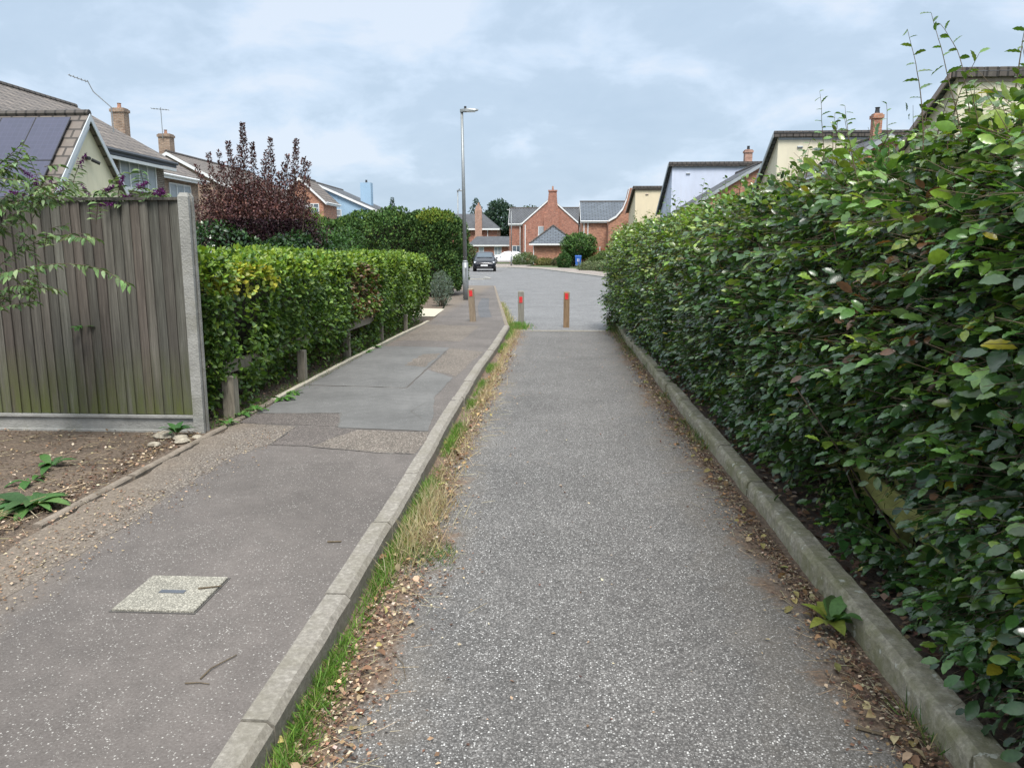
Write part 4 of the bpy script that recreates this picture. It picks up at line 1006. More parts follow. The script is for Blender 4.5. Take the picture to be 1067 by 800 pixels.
def stems(P, cx, cy, z0, spread, h, n, r=.012, mat='bark'):
    b0 = np.stack([cx + R.normal(0, spread * .15, n), cy + R.normal(0, spread * .15, n), np.full(n, z0)], 1)
    b1 = np.stack([cx + R.normal(0, spread * .6, n), cy + R.normal(0, spread * .6, n), z0 + h * R.uniform(.6, 1., n)], 1)
    o = rods('stems', b0, b1, np.full(n, r), np.full(n, r * .3), (1, 1, 1), m[mat], P); put_origin(o, P)

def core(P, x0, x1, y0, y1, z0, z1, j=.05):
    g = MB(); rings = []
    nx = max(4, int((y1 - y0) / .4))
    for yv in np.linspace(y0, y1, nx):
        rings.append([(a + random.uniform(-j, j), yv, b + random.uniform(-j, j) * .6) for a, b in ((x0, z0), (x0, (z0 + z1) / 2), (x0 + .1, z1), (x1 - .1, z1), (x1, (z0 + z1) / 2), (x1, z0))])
    g.hull(rings); o = g.build('shade_core', m['darkcore'], P); put_origin(o, P)  # solid filler, its dark colour stands for shade between the leaves

# ---- left beech hedge
GREEN = [(.05, .10, .026), (.08, .15, .03), (.12, .21, .036), (.18, .28, .045)]
lh = thing('beech_hedge', 'clipped waist high beech hedge with yellow green top left of the footpath', 'hedge', (-3.6, 11, .09))
def lface(n):
    p, nor = boxy(-4.3, -2.80, 6.25, 16.2, .38, 1.46, .11, .2, .2, ('x+', 'y-', 'y+', 'z+'), 3, 1.6)(n)
    sc_ = np.interp(p[:, 1], [6, 16], [0, .16]); p[:, 0] += np.where(p[:, 0] > -3.6, sc_, 0)
    low = p[:, 2] < .62; lo2 = low & (R.uniform(0, 1, len(p)) < .72); p[:, 2] = np.where(lo2, p[:, 2] - R.uniform(0, .36, len(p)), p[:, 2]).clip(.12); p[:, 0] -= np.where(p[:, 2] < .47, .10 + .08 * vnoise(p, 2.5, 5), 0)
    # worn brown gap
    g_ = ((p[:, 1] - 11.0) / .55) ** 2 + ((p[:, 2] - 1.05) / .3) ** 2 < 1
    g2_ = ((p[:, 1] - 10.9) / .7) ** 2 + ((p[:, 2] - .5) / .1) ** 2 < 1
    g3_ = (p[:, 2] < .45) & (vnoise(p, 1.1, 21) > .5)
    k = ~((g2_ | g3_) & (p[:, 0] > -3.1)) & ~(g_ & (R.uniform(0, 1, len(p)) < .7)); return p[k], nor[k]
pos, nor = lface(74000)
pos = pos[np.argsort(pos[:, 1])]; n = len(pos)
nor = np.zeros((n, 3)); nor[:, 0] = .8; nor[:, 2] = np.interp(pos[:, 2], [1.2, 1.45], [.1, 1.2])
c = palette(n, GREEN, [3, 4, 3, 1.5], .16)
topw = np.interp(pos[:, 2] + .05 * vnoise(pos, 3, 3), [.95, 1.42], [0, 1]) * R.uniform(0, 1, n) > .38
c[topw] = palette(topw.sum(), [(.19, .29, .035), (.26, .35, .045), (.14, .24, .035)], None, .15)
yel = (((pos[:, 1] - 7.0) / .55) ** 2 + ((pos[:, 2] - 1.27) / .14) ** 2 < 1) & (R.uniform(0, 1, n) < .7)
c[yel] = palette(yel.sum(), [(.42, .40, .05), (.3, .33, .045)], None, .12)
far_y = (pos[:, 1] > 12.5) & (R.uniform(0, 1, n) < .4); c[far_y] = palette(far_y.sum(), [(.12, .2, .035), (.15, .24, .04)], None, .15)
br = (((pos[:, 1] - 11.0) / .9) ** 2 + ((pos[:, 2] - .95) / .42) ** 2 < 1) & (R.uniform(0, 1, n) < .45)
c[br] = palette(br.sum(), [(.16, .085, .04), (.10, .055, .03), (.22, .14, .07)], None, .15)
ax = unit(nor * .5 + R.normal(0, .65, (n, 3)) + np.array([0, 0, -.15])); nm = nor * .4 + np.array([0, 0, .6]) + R.normal(0, .5, (n, 3))
kh = ~((vnoise(pos, 2.6, 31) < -.5) & (pos[:, 0] > -2.95) & (pos[:, 2] < 1.3) & (R.uniform(0, 1, n) < .8)); pos, ax, nm, c = pos[kh], ax[kh], nm[kh], c[kh]; n = len(pos)
o = instances('leaves', LEAF_V, LEAF_F, pos, ax, nm, R.uniform(.04, .075, n), c, m['leaf2']); o.parent = lh; put_origin(o, lh)
nt = 520
b0 = np.stack([R.uniform(-4.1, -2.9, nt), R.uniform(6.3, 16.1, nt), np.full(nt, 1.35)], 1); l_ = R.uniform(.06, .24, nt) ** 1.
b1 = b0 + np.stack([R.normal(0, .03, nt), R.normal(0, .03, nt), l_], 1)
q = R.integers(0, nt, 3000); tq = R.uniform(.2, 1, 3000)[:, None]
pp = b0[q] * (1 - tq) + b1[q] * tq
o = instances('top_shoots', SLEAF_V, SLEAF_F, pp, R.normal(0, 1, (3000, 3)) * np.array([1, 1, .3]) + np.array([0, 0, .3]), R.normal(0, .4, (3000, 3)) + np.array([0, 0, 1.]), .05, palette(3000, [(.17, .27, .035), (.24, .33, .045), (.12, .21, .035)]), m['leaf2'], lh); put_origin(o, lh)
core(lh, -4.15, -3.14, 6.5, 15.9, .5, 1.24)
nb = 500
b0 = np.stack([R.uniform(-3.9, -3.05, nb), R.uniform(6.4, 16, nb), np.full(nb, .05)], 1)
b1 = b0 + np.stack([R.normal(.08, .15, nb), R.normal(0, .2, nb), R.uniform(.7, 1.25, nb)], 1)
o = rods('stems', b0, b1, np.full(nb, .01), np.full(nb, .003), (1, 1, 1), m['bark'], lh); put_origin(o, lh)

# ---- conifer hedge by the lamp
ch_ = thing('conifer_hedge', 'tall dark conifer hedge with a yellowish crest next to the lamp column', 'hedge', (-6.5, 25.5, .05))
bushy(ch_, 'foliage', boxy(-9.6, -3.05, 24.3, 27.2, .15, 2.66, .3, .35, .8, ('x+', 'y-', 'z+', 'x-'), 5, 1.3), 42000, .10, [(.035, .075, .024), (.055, .11, .03), (.075, .14, .035), (.11, .175, .035)], [3, 4, 3, 1.5], m['needle'], droop=-.6, upb=.1, outb=.8)
bushy(ch_, 'crest', ellip(-3.85, 24.9, 2.55, .6, .5, .28, .3), 1500, .085, [(.16, .2, .025), (.1, .16, .025)], None, m['needle'], droop=-.8)
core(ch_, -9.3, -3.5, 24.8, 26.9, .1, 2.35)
# ---- laurel/shrubs behind the left hedge
sh = thing('laurel_bush', 'dark green laurel bush under the purple leaved tree', 'shrub', (-5.9, 14.2, .08))
bushy(sh, 'foliage', boxy(-7.6, -4.4, 13.3, 15.2, .2, 1.85, .2, .3, .5, ('x+', 'y-', 'z+', 'x-'), 9, 1.7), 13000, .085, [(.02, .05, .02), (.035, .085, .025), (.05, .11, .03)], [2, 3, 1], m['leaf'], droop=.2)
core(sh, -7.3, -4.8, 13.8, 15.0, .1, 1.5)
sh = thing('garden_shrub', 'mid green shrub with light shoots between the purple tree and conifer hedge', 'shrub', (-5.3, 17.5, .08))
bushy(sh, 'foliage', boxy(-7.2, -4.6, 16.8, 19, .2, 2.05, .25, .3, .6, ('x+', 'y-', 'z+', 'x-'), 19, 1.9), 12000, .075, [(.03, .07, .022), (.05, .12, .028), (.08, .17, .03)], [2, 3, 1], m['leaf_matt'])
bushy(sh, 'tip_shoots', ellip(-5.35, 17.2, 2.15, .2, .2, .3, .3), 220, .09, [(.12, .2, .03)], None, m['leaf_matt'], LANCE_V, LEAF_F, droop=-.8)
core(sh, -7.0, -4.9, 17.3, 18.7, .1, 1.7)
# ---- lavender-grey shrub near lamp
sh = thing('grey_shrub', 'small silvery grey shrub at the end of the left beech hedge', 'shrub', (-2.98, 20.4, .09))
bushy(sh, 'foliage', ellip(-3.0, 20.4, .55, .3, .32, .47, .2, 2, .8), 2600, .05, [(.13, .17, .14), (.18, .22, .18), (.1, .14, .1)], None, m['leaf_matt'], LANCE_V, LEAF_F, droop=-.9)
stems(sh, -3.0, 20.4, .07, .25, .7, 22, .008)
# ---- purple plum
pt = thing('purple_leaf_tree', 'copper purple leaved tree with many upright feathery shoots behind the left hedge', 'tree', (-5.3, 14.3, .08))
Pv, Av, Nv, Cv, Sv = [], [], [], [], []; r0_, r1_, rr0, rr1 = [], [], [], []
def spire(x, y, z0, z1, x1, wid0, dens):
    n = int((z1 - z0) * dens)
    r0_.append((x, y, z0)); r1_.append((x1, y, z1)); rr0.append(.012); rr1.append(.003)
    for i in range(n):
        t_ = R.uniform(0, 1); w = wid0 * (1 - t_) ** 1.3 + .03
        p = np.array([x + (x1 - x) * t_, y, z0 + (z1 - z0) * t_]); dd = R.normal(0, 1, 3); dd[2] = abs(dd[2]) * .5; dd /= np.linalg.norm(dd)
        Pv.append(p + dd * w * R.uniform(.1, 1)); Av.append(dd + np.array([0, 0, .35])); Nv.append(R.normal(0, 1, 3)); Sv.append(R.uniform(.035, .055))
spires = [(208, 182, 150), (216, 160, 140), (231, 170, 150), (238, 148, 200), (254, 130, 240), (263, 150, 200), (247, 175, 150), (274, 168, 150), (283, 145, 200), (300, 163, 160), (310, 147, 200), (317, 165, 160), (322, 170, 120), (291, 180, 150), (203, 172, 120), (224, 183, 150), (243, 165, 160), (269, 185, 150), (306, 178, 150), (213, 190, 150), (227, 158, 120), (278, 158, 130), (296, 170, 130), (249, 152, 140)]
for (px, py, dn) in spires:
    d_ = 14.3 + R.uniform(-.5, .5); x1 = (px - 578) / 812 * d_; z1 = 1.55 + (261 - py) / 812 * d_ * .985
    bx_ = -5.45 + (x1 + 5.45) * .72
    spire(bx_, d_, .9, z1, x1, .30, dn * 2.4)
def crownp(n):
    u = unit(R.normal(0, 1, (n, 3))); r = R.uniform(.25, 1, n) ** .6
    p = u * np.array([1.22, .85, .85]) * r[:, None]; l = 1 + .25 * vnoise(u * 2, 1.3, 4); p *= l[:, None]
    return p + np.array([-5.5, 14.3, 1.98])
cp = crownp(24000)
Pv = np.concatenate([np.array(Pv), cp]); n2 = len(cp)
Av = np.concatenate([np.array(Av), R.normal(0, 1, (n2, 3)) + np.array([0, 0, .5])]); Nv = np.concatenate([np.array(Nv), R.normal(0, 1, (n2, 3))]); Sv = np.concatenate([np.array(Sv), R.uniform(.035, .06, n2)])
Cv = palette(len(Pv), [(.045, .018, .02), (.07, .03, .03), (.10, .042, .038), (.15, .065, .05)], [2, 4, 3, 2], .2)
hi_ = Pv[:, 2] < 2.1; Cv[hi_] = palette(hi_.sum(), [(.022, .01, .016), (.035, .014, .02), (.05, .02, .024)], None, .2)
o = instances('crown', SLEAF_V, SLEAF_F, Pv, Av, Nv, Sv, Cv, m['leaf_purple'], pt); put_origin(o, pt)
nb = 60
for i in range(nb):
    a = R.uniform(0, 6.28); r = R.uniform(.2, .9); r0_.append((-5.4, 14.3, R.uniform(.6, 1.2))); r1_.append((-5.4 + r * math.cos(a), 14.3 + r * .7 * math.sin(a), R.uniform(1.6, 2.6))); rr0.append(.018); rr1.append(.004)
o = rods('limbs', r0_, r1_, np.array(rr0), np.array(rr1), (1, 1, 1), m['bark'], pt); put_origin(o, pt)
g = MB(); g.tube([(-5.42, 14.3, .0), (-5.38, 14.32, .5), (-5.4, 14.3, 1.3)], [.07, .055, .04], 10); o = g.build('trunk', m['bark'], pt, True); put_origin(o, pt)

# ------------------------------------------------------------------ distant trees and shrubs
def tree(name, label, cat, x, y, h, r, cols, trunk_h, n, size, kind='round', group=None):
    P = thing(name, label, cat, (x, y, 0), 0, group)
    if kind == 'round':
        bushy(P, 'crown', ellip(x, y, trunk_h + (h - trunk_h) / 2, r, r, (h - trunk_h) / 2, .22, 2, .5, int(x * 3 + y) % 50), n, size, cols, None, m['leaf_matt'])
        g = MB(); g.tube([(x, y, -.05), (x, y, trunk_h + (h - trunk_h) * .5)], [.06 * h / 4 + .03, .03], 8); o = g.build('trunk', m['bark'], P, True); put_origin(o, P)
        stems(P, x, y, trunk_h, r, (h - trunk_h) * .8, 14, .03)
    else:
        def fn(k):
            t_ = R.uniform(0, 1, k) ** .75; z_ = trunk_h + (h - trunk_h) * (1 - t_); a = R.uniform(0, 6.283, k)
            tier = .72 + .28 * np.abs(np.sin(t_ * 17 + .8 * np.sin(a * 3)))
            rr = r * (t_ * .95 + .03) * tier * R.uniform(.35, 1.05, k) ** .5
            if kind == 'column': rr = r * np.minimum(1, t_ * 4 + .1) * R.uniform(.4, 1.05, k)
            u = np.stack([np.cos(a), np.sin(a), np.full(k, -.1)], 1)
            return np.stack([x + rr * np.cos(a), y + rr * np.sin(a), z_ - rr * .15], 1), u
        bushy(P, 'crown', fn, n, size, cols, None, m['needle'], outb=1.)
        g = MB(); g.tube([(x, y, -.05), (x, y, h * .97)], [.04 * h / 3, .02], 8); o = g.build('trunk', m['bark'], P, True); put_origin(o, P)
    return P
DG = [(.018, .045, .03), (.03, .065, .04), (.045, .085, .045)]
TG = 'far trees behind the brick houses'
tree('conifer_tree', 'narrow dark conifer rising behind the outside chimney', 'tree', -15.3, 152, 11.5, 1.4, DG, .5, 3000, .35, 'column', TG)
tree('pine_tree', 'broad dark pine between the two far brick houses', 'tree', -8.9, 128, 9.6, 2.9, DG, 3.2, 6500, .42, 'round', TG)
tree('pine_tree', 'lower dark pine just left of the broad pine behind the hipped roof', 'tree', -12.5, 140, 8.2, 2.2, DG, 2, 3500, .36, 'round', TG)
tree('spruce_tree', 'small pointed spruce tip above the conifer hedge', 'tree', -14.4, 69, 6.2, 1.2, DG, .5, 2200, .16, 'cone', TG)
tree('broadleaf_tree', 'green treetop showing just above the middle brick roof', 'tree', -3.3, 118, 8.1, 2.6, [(.03, .06, .025), (.05, .09, .03)], 2, 3500, .3, 'round', TG)
tree('broadleaf_tree', 'low tree top just left of the hipped roof house', 'tree', -21, 133, 8.0, 2.5, [(.03, .06, .03), (.05, .09, .04)], 2, 2500, .3, 'round', TG)
tree('round_tree', 'round clipped green tree in front of the brown fence', 'tree', 2.35, 76.6, 3.2, 1.6, [(.035, .085, .022), (.06, .13, .03), (.085, .16, .035)], .85, 7500, .19, 'round')
def shrub(label, x, y, rx, ry, h, cols, n, size, name='garden_shrub', group='shrubs along the far pavement', z0=.0):
    P = thing(name, label, 'shrub', (x, y, z0), 0, group)
    bushy(P, 'foliage', ellip(x, y, h * .42, rx, ry, h * .6, .18, 2, .5, int(abs(x * 7 + y)) % 40), int(n * 1.2), size * 1.6, cols, None, m['leaf_matt'], droop=-.3)
    stems(P, x, y, z0, rx * .6, h * .8, 12, .012); return P
LG = [(.08, .13, .04), (.12, .17, .055), (.06, .11, .03)]
shrub('wide grey green mound shrub in front of the white car', -3.2, 83, 1.35, 1.0, 1.25, [(.10, .15, .06), (.13, .18, .08)], 2600, .1)
shrub('low yellowish shrub below the garage wall', -1.1, 82.5, 1.0, .8, .75, [(.16, .15, .04), (.1, .12, .04)], 1400, .09)
shrub('small dark green plant at the foot of the garage wall', .2, 80, .55, .5, .8, [(.05, .08, .03), (.12, .1, .05)], 900, .09)
shrub('upright bright green shrub at the pavement corner left of the blue bin', .85, 70.6, .62, .6, 1.35, [(.035, .09, .025), (.06, .13, .03)], 2200, .09)
shrub('dark shrub tucked beside the blue bin', 1.6, 76.5, .45, .5, 1.0, [(.03, .07, .03)], 900, .09)
shrub('long pale lavender mound at the edge of the right pavement', 3.3, 59.5, 1.55, .9, .72, [(.12, .16, .075), (.16, .19, .10)], 3200, .07)
shrub('loose light green shrub behind the lavender mound', 4.5, 65, 1.3, 1.0, 1.5, LG, 3000, .1)
shrub('tall yellow green shrub beside the end of the right hedge', 5.2, 57, 1.2, 1.0, 2.2, LG, 3200, .1)
shrub('low green shrub in front of the brown fence', 4.4, 74, 1.3, .8, 1.1, LG, 2000, .1)
shrub('brownish green shrub behind the black car', -8.6, 72, 1.4, 1.2, 2.1, [(.06, .09, .03), (.1, .1, .04), (.03, .06, .02)], 3000, .12)
shrub('dark bush behind the lamp column across the side road', -9.8, 66, 1.8, 1.5, 2.4, [(.03, .06, .02), (.05, .09, .03)], 3000, .12)

# ------------------------------------------------------------------ buddleia behind the fence and overhanging branches
bd = thing('buddleia', 'buddleia with purple flower spikes poking over the board fence', 'shrub', (-3.7, 6.5, .08))
b0, b1, LPs, LAs, LNs, LSs, FPs, FAs, FCs = [], [], [], [], [], [], [], [], []
def arching(p0, dv, L_, step, leafL, flower=False, grav=.02, dens=1.):
    p = np.array(p0, float); dv = unit(np.array(dv, float)); n = int(L_ / step)
    for k in range(n):
        q = p + dv * step; b0.append(p); b1.append(q); dv = unit(dv + np.array([0, 0, -grav]) + R.normal(0, .03, 3))
        s_ = unit(np.cross(dv, [0, 0, 1.]))
        for sgn in (-1, 1):
            if R.uniform() < dens:
                LPs.append(q); LAs.append(s_ * sgn * .8 + dv * .55 + np.array([0, 0, -.45]) + R.normal(0, .2, 3)); LNs.append(np.array([0, 0, 1.]) + R.normal(0, .3, 3)); LSs.append(leafL * R.uniform(.65, 1.2))
        p = q
    if flower:
        for i in range(150):
            t_ = R.uniform(0, 1); FPs.append(p + dv * t_ * .13 + R.normal(0, .011 * (1.15 - t_), 3)); FAs.append(R.normal(0, 1, 3)); FCs.append(palette(1, [(.12, .018, .14), (.19, .03, .2), (.08, .015, .09)])[0])
for i in range(54):
    x = R.uniform(-4.7, -3.15); zt_ = R.uniform(1.65, 1.95)
    arching((x, R.uniform(6.1, 6.6), zt_), (R.normal(.1, .4), R.uniform(-.5, .2), R.uniform(.3, 1)), R.uniform(.18, .38), .03, .085, i % 4 == 0 and x < -3.2, .1)
for (x, z_, dx) in ((-3.58, 2.05, .5), (-3.42, 2.07, .25), (-3.2, 2.03, .5), (-3.33, 2.08, .6), (-3.98, 2.12, -.2), (-4.1, 2.05, .3)):
    arching((x, 6.0, z_ - .1), (dx, -.3, .4), .14, .03, .08, True, .08)
def finish(P, nm, leafcol, leafmat_='leaf_matt'):
    o = instances(nm, LANCE_V, LEAF_F, np.array(LPs), np.array(LAs), np.array(LNs), np.array(LSs), palette(len(LPs), leafcol, None, .15), m[leafmat_], P); put_origin(o, P)
    o = rods('branches', b0, b1, np.full(len(b0), .003), np.full(len(b0), .0026), (1, 1, 1), m['twig'], P); put_origin(o, P)
    if FPs:
        o = instances('flowers', SLEAF_V, SLEAF_F, np.array(FPs), np.array(FAs), np.array(FAs)[:, ::-1] + .1, .016, np.array(FCs), m['flower'], P); put_origin(o, P)
for i in range(16):
    x = R.uniform(-4.6, -3.2); b0.append((x, 6.6, .08)); b1.append((x + R.normal(0, .2), 6.4, 1.9))
finish(bd, 'leaves', [(.08, .14, .05), (.12, .19, .065), (.17, .24, .11), (.06, .11, .04)])
b0, b1, LPs, LAs, LNs, LSs, FPs, FAs, FCs = [], [], [], [], [], [], [], [], []
ob = thing('overhanging_shrub', 'leafy pale green branches arching in from the left in front of the fence', 'shrub', (-4.9, 4.9, .08))
for (p0, dv, L_) in [((-3.95, 5.0, 1.30), (.9, .05, .42), 1.2), ((-4.0, 5.1, 1.55), (.8, 0, .62), .85), ((-3.95, 5.0, 1.62), (.45, .1, 1), .72), ((-4.0, 5.2, 1.25), (.8, .1, .22), .5), ((-4.0, 5.2, 1.75), (.75, .0, .5), .8), ((-4.0, 5.2, 1.1), (.6, 0, .3), .4), ((-3.9, 5.1, 1.9), (.5, 0, .6), .55), ((-4.0, 5.1, 2.0), (.3, 0, .8), .45), ((-4.0, 5.3, 1.4), (.7, .0, .45), .65), ((-4.0, 5.3, 1.65), (.6, 0, .5), .6), ((-4.0, 5.3, 1.8), (.8, 0, .35), .7), ((-4.0, 5.0, 1.95), (.9, .1, .3), .55)]:
    arching(p0, dv, L_, .035, .08, False, .03, .9)
    for k in range(6):
        pp = np.array(p0) + unit(np.array(dv, float)) * L_ * R.uniform(.1, .85)
        arching(pp, np.array(dv) + R.normal(0, .6, 3), R.uniform(.1, .26), .03, .07, False, .05, .9)
for i in range(8):
    b0.append((-4.3 + R.normal(0, .05), 5.0, .08)); b1.append((-3.98, 5.1, R.uniform(1.1, 1.9)))
finish(ob, 'leaves', [(.10, .17, .055), (.14, .22, .08), (.2, .27, .14), (.07, .13, .045)])

# ------------------------------------------------------------------ small plants
def rosette(name, label, x, y, z, n, L_, cols, cat='plant', up=.55, group=None, mat='leaf_matt', wid=1.1):
    n = int(n * 1.6)
    P = thing(name, label, cat, (x, y, z), 0, group)
    a = R.uniform(0, 6.283, n) + np.arange(n) * 2.4; el = R.uniform(up * .3, up * 1.5, n)
    ax = np.stack([np.cos(a), np.sin(a), el], 1); nm = np.stack([-np.cos(a) * el, -np.sin(a) * el, np.ones(n)], 1) + R.normal(0, .15, (n, 3))
    pos = np.stack([.02 * np.cos(a), .02 * np.sin(a), np.full(n, .01)], 1)
    # longer curved leaf template
    T = []; F = []; rows = 6
    for i in range(rows + 1):
        t_ = i / rows; w = (.17 + .02 * (i % 2)) * math.sin(math.pi * min(1, t_ * .93 + .07)) ** .8 * (1 if t_ > .2 else .35 + t_ * 3); yb = t_; zc = .35 * t_ - .75 * t_ * t_
        T += [(-w, yb, zc + w * .25), (0, yb, zc), (w, yb, zc + w * .25)]
    for i in range(rows):
        a_ = i * 3
        F += [[a_, a_ + 1, a_ + 4], [a_, a_ + 4, a_ + 3], [a_ + 1, a_ + 2, a_ + 5], [a_ + 1, a_ + 5, a_ + 4]]
    instances('leaves', np.array(T, np.float32), tris(F), pos, ax, nm, R.uniform(.4, 1.1, n) * L_, palette(n, cols, None, .14), m[mat], P, wid)
    return P
rosette('broadleaf_weed', 'large bright green leafy weed on the soil at the left edge', -2.98, 4.08, .09, 20, .2, [(.06, .13, .035), (.08, .165, .045), (.05, .105, .035)])
rosette('broadleaf_weed', 'small green weed in the soil further back near the fence', -3.42, 4.9, .09, 9, .15, [(.05, .13, .03), (.04, .1, .03)])
rosette('broadleaf_weed', 'dark green weed at the foot of the concrete fence post', -2.98, 5.78, .12, 12, .14, [(.03, .09, .025), (.04, .11, .03)], up=1.1)
rosette('dock_plant', 'dock plant with yellowing leaves growing against the right kerb', 1.16, 3.05, .02, 12, .16, [(.07, .14, .04), (.09, .18, .05), (.2, .22, .04)], up=.9, wid=1.3)
rosette('broadleaf_weed', 'tiny weed sprouting through the boards of the fence', -3.78, 5.93, .93, 6, .085, [(.05, .13, .03)], up=.4)
rosette('broadleaf_weed', 'flat weed on the left edge of the soil bed', -3.33, 4.55, .09, 6, .13, [(.05, .13, .03)], up=.3)
wc = [(-2.66, 7.28, .12), (-2.72, 6.75, .12), (-2.78, 6.55, .1), (-2.66, 7.6, .1), (-2.75, 6.2, .09), (-2.7, 10.9, .12), (-2.68, 11.4, .1)]
for i, (x, y, L_) in enumerate(wc):
    lab = ['bright green weed spilling over the path edging between the knee rail posts', 'low weed beside the first knee rail post', 'weed at the foot of the first knee rail post', 'small weed on the edging nearest the second knee rail post', 'low weed just behind the concrete fence post', 'weed by the hedge foot near the third rail post', 'small weed just past the third rail post'][i]
    rosette('edge_weed', lab, x, y, .1, 11, L_, [(.06, .15, .03), (.09, .2, .04)], group='weeds along the left path edge', up=.5)

# stones by the fence post
for i, (x, y, s_, lab) in enumerate([(-3.02, 5.5, .05, 'pale stone lying nearest the camera in front of the weed by the fence post'), (-2.86, 5.62, .06, 'pale stone beside the concrete fence post'), (-3.08, 5.78, .085, 'long flat tan stone under the gravel board'), (-2.92, 5.72, .06, 'tan stone just behind the nearest pale one by the post'), (-2.8, 5.75, .045, 'small pale stone right at the foot of the post')]):
    g = MB(); rings = []
    for zz_, k in ((-.3, .6), (0, 1.), (.35, .85), (.55, .4)):
        s_ *= .93; rings.append([(s_ * k * math.cos(a) * random.uniform(.8, 1.15) * 1.3, s_ * k * math.sin(a) * random.uniform(.8, 1.15), s_ * zz_) for a in [j * math.pi / 4 for j in range(8)]])
    g.hull(rings); o = g.build('stone', m['stone']); o.location = (x, y, .1); o.rotation_euler.z = i * 1.3
    tag(o, lab, 'stone', 'stones by the fence post')

# ------------------------------------------------------------------ grass, litter, straw (uncountable)
def blades(name, x, y, z, h, col, mat='grass', lean=.4, wid=1.3):
    n = len(x); ax = np.stack([R.normal(0, lean, n), R.normal(0, lean, n), np.ones(n)], 1)
    o = instances(name, BLADE_V, BLADE_F, np.stack([x, y, z], 1), ax, R.normal(0, 1, (n, 3)) * np.array([1, 1, .1]), h, col, m[mat], None, wid)
    return tag(o, kind='stuff')
n = 30000; y = .5 + 14.7 * R.uniform(0, 1, n) ** 1.25; q = np.stack([np.zeros(n), y, np.zeros(n)], 1)
den = vnoise(q, 1.7, 3) + .5 * vnoise(q, 4.5, 4) + np.interp(y, [0, 2, 3.2, 5, 8, 15], [.3, .4, .6, .1, .05, .35])
k = den > R.uniform(-.15, .95, n); y = y[k]; n = len(y)
x = -.855 + np.abs(R.normal(0, .045, n)) * np.interp(y, [0, 4, 15], [1.1, 1., 1.0]) + .01 * np.sin(y * .55)
blades('kerb_grass', x, y, np.zeros(n), R.uniform(.02, .085, n), palette(n, [(.08, .17, .028), (.12, .24, .035), (.16, .27, .05), (.3, .28, .13)], [4, 4, 3, 1.5], .2), lean=.75, wid=1.5)
n = 1700; y = np.where(R.uniform(0, 1, n) < .7, R.normal(4.2, .35, n), R.uniform(3.6, 8.2, n)); x = -.80 + np.abs(R.normal(0, .09, n))
blades('dry_grass', x, y, np.zeros(n), R.uniform(.04, .15, n), palette(n, [(.42, .35, .21), (.5, .43, .28), (.3, .25, .15)], None, .15), lean=.5, wid=.9)
n = 1600; y = R.uniform(7.5, 15, n); x = -.78 + np.abs(R.normal(0, .07, n))
blades('dry_grass', x, y, np.zeros(n), R.uniform(.04, .12, n), palette(n, [(.42, .34, .19), (.5, .42, .26)], None, .15), lean=.6, wid=1.)
n = 500; y = R.normal(3.72, .07, n); x = R.uniform(-.78, -.5, n)
blades('kerb_grass', x, y, np.zeros(n), R.uniform(.03, .07, n), palette(n, [(.07, .15, .03), (.3, .28, .1)], [3, 1], .15), lean=.8)
n = 2500; y = R.uniform(2.2, 15.5, n); q = np.stack([np.ones(n) * 5, y, np.zeros(n)], 1); y = y[vnoise(q, 1.5, 6) + np.interp(y, [2, 10, 15], [-.2, 0, .7]) > .2]; n = len(y); x = 1.225 - np.abs(R.normal(0, .035, n)) * np.interp(y, [2, 15], [.7, 2.6])
blades('kerb_grass', x, y, np.zeros(n), R.uniform(.03, .1, n), palette(n, [(.07, .15, .03), (.11, .2, .04), (.35, .3, .15)], [3, 3, 2], .15), lean=.6)
n = 1500; a = R.uniform(0, 6.28, n); r = np.abs(R.normal(0, .13, n)); x = -.74 + r * np.cos(a); y = 15.5 + 2.2 * r * np.sin(a)
blades('kerb_grass', x, y, np.zeros(n), R.uniform(.06, .16, n), palette(n, [(.1, .22, .035), (.14, .27, .05), (.4, .34, .18)], [4, 4, 1], .15), lean=.5, wid=1.8)
n = 3200; t_ = R.uniform(0, 1, n) ** 1.3; x = np.interp(t_, [0, .4, 1], [-.9, -1.17, -1.62]) + R.normal(0, .07, n); y = 15.2 + 7.5 * t_
blades('dry_grass', x, y, np.zeros(n), R.uniform(.04, .14, n), palette(n, [(.35, .32, .16), (.14, .2, .05), (.45, .38, .22)], None, .15), lean=.6, wid=1.8)
n = 1400; x = R.normal(1.42, .12, n); y = 15.5 + R.normal(0, .5, n)
blades('kerb_grass', x, y, np.full(n, .0), R.uniform(.08, .28, n), palette(n, [(.09, .15, .04), (.2, .2, .08)], None, .15), lean=.5, wid=1.8)
n = 1500; x = R.normal(-2.8, .07, n); y = R.uniform(6.1, 15.8, n)
blades('verge_grass', x, y, np.full(n, .085), R.uniform(.03, .1, n), palette(n, [(.07, .16, .03), (.1, .2, .04)], None, .15), lean=.7, wid=1.6)

def litter(name, x, y, z, s0, s1, cols, wts=None, tv=SLEAF_V, tf=SLEAF_F, wid=1.2, tilt=.35):
    n = len(x); a = R.uniform(0, 6.283, n)
    ax = np.stack([np.cos(a), np.sin(a), R.normal(0, tilt, n)], 1); nm = np.stack([R.normal(0, tilt, n), R.normal(0, tilt, n), np.ones(n)], 1)
    o = instances(name, tv, tf, np.stack([x, y, z], 1), ax, nm, R.uniform(s0, s1, n), palette(n, cols, wts, .22), m['litter'], None, wid); return tag(o, kind='stuff')
LIT = [(.26, .165, .10), (.38, .28, .185), (.16, .09, .06), (.5, .42, .31), (.10, .06, .045)]
n = 13000; y = 1.2 + 13.8 * R.uniform(0, 1, n) ** 1.4; q = np.stack([np.zeros(n), y, np.zeros(n)], 1)
w_ = .055 + .05 * (vnoise(q, 1.1, 7) + 1); x = -.80 + np.abs(R.normal(0, 1, n)) * w_
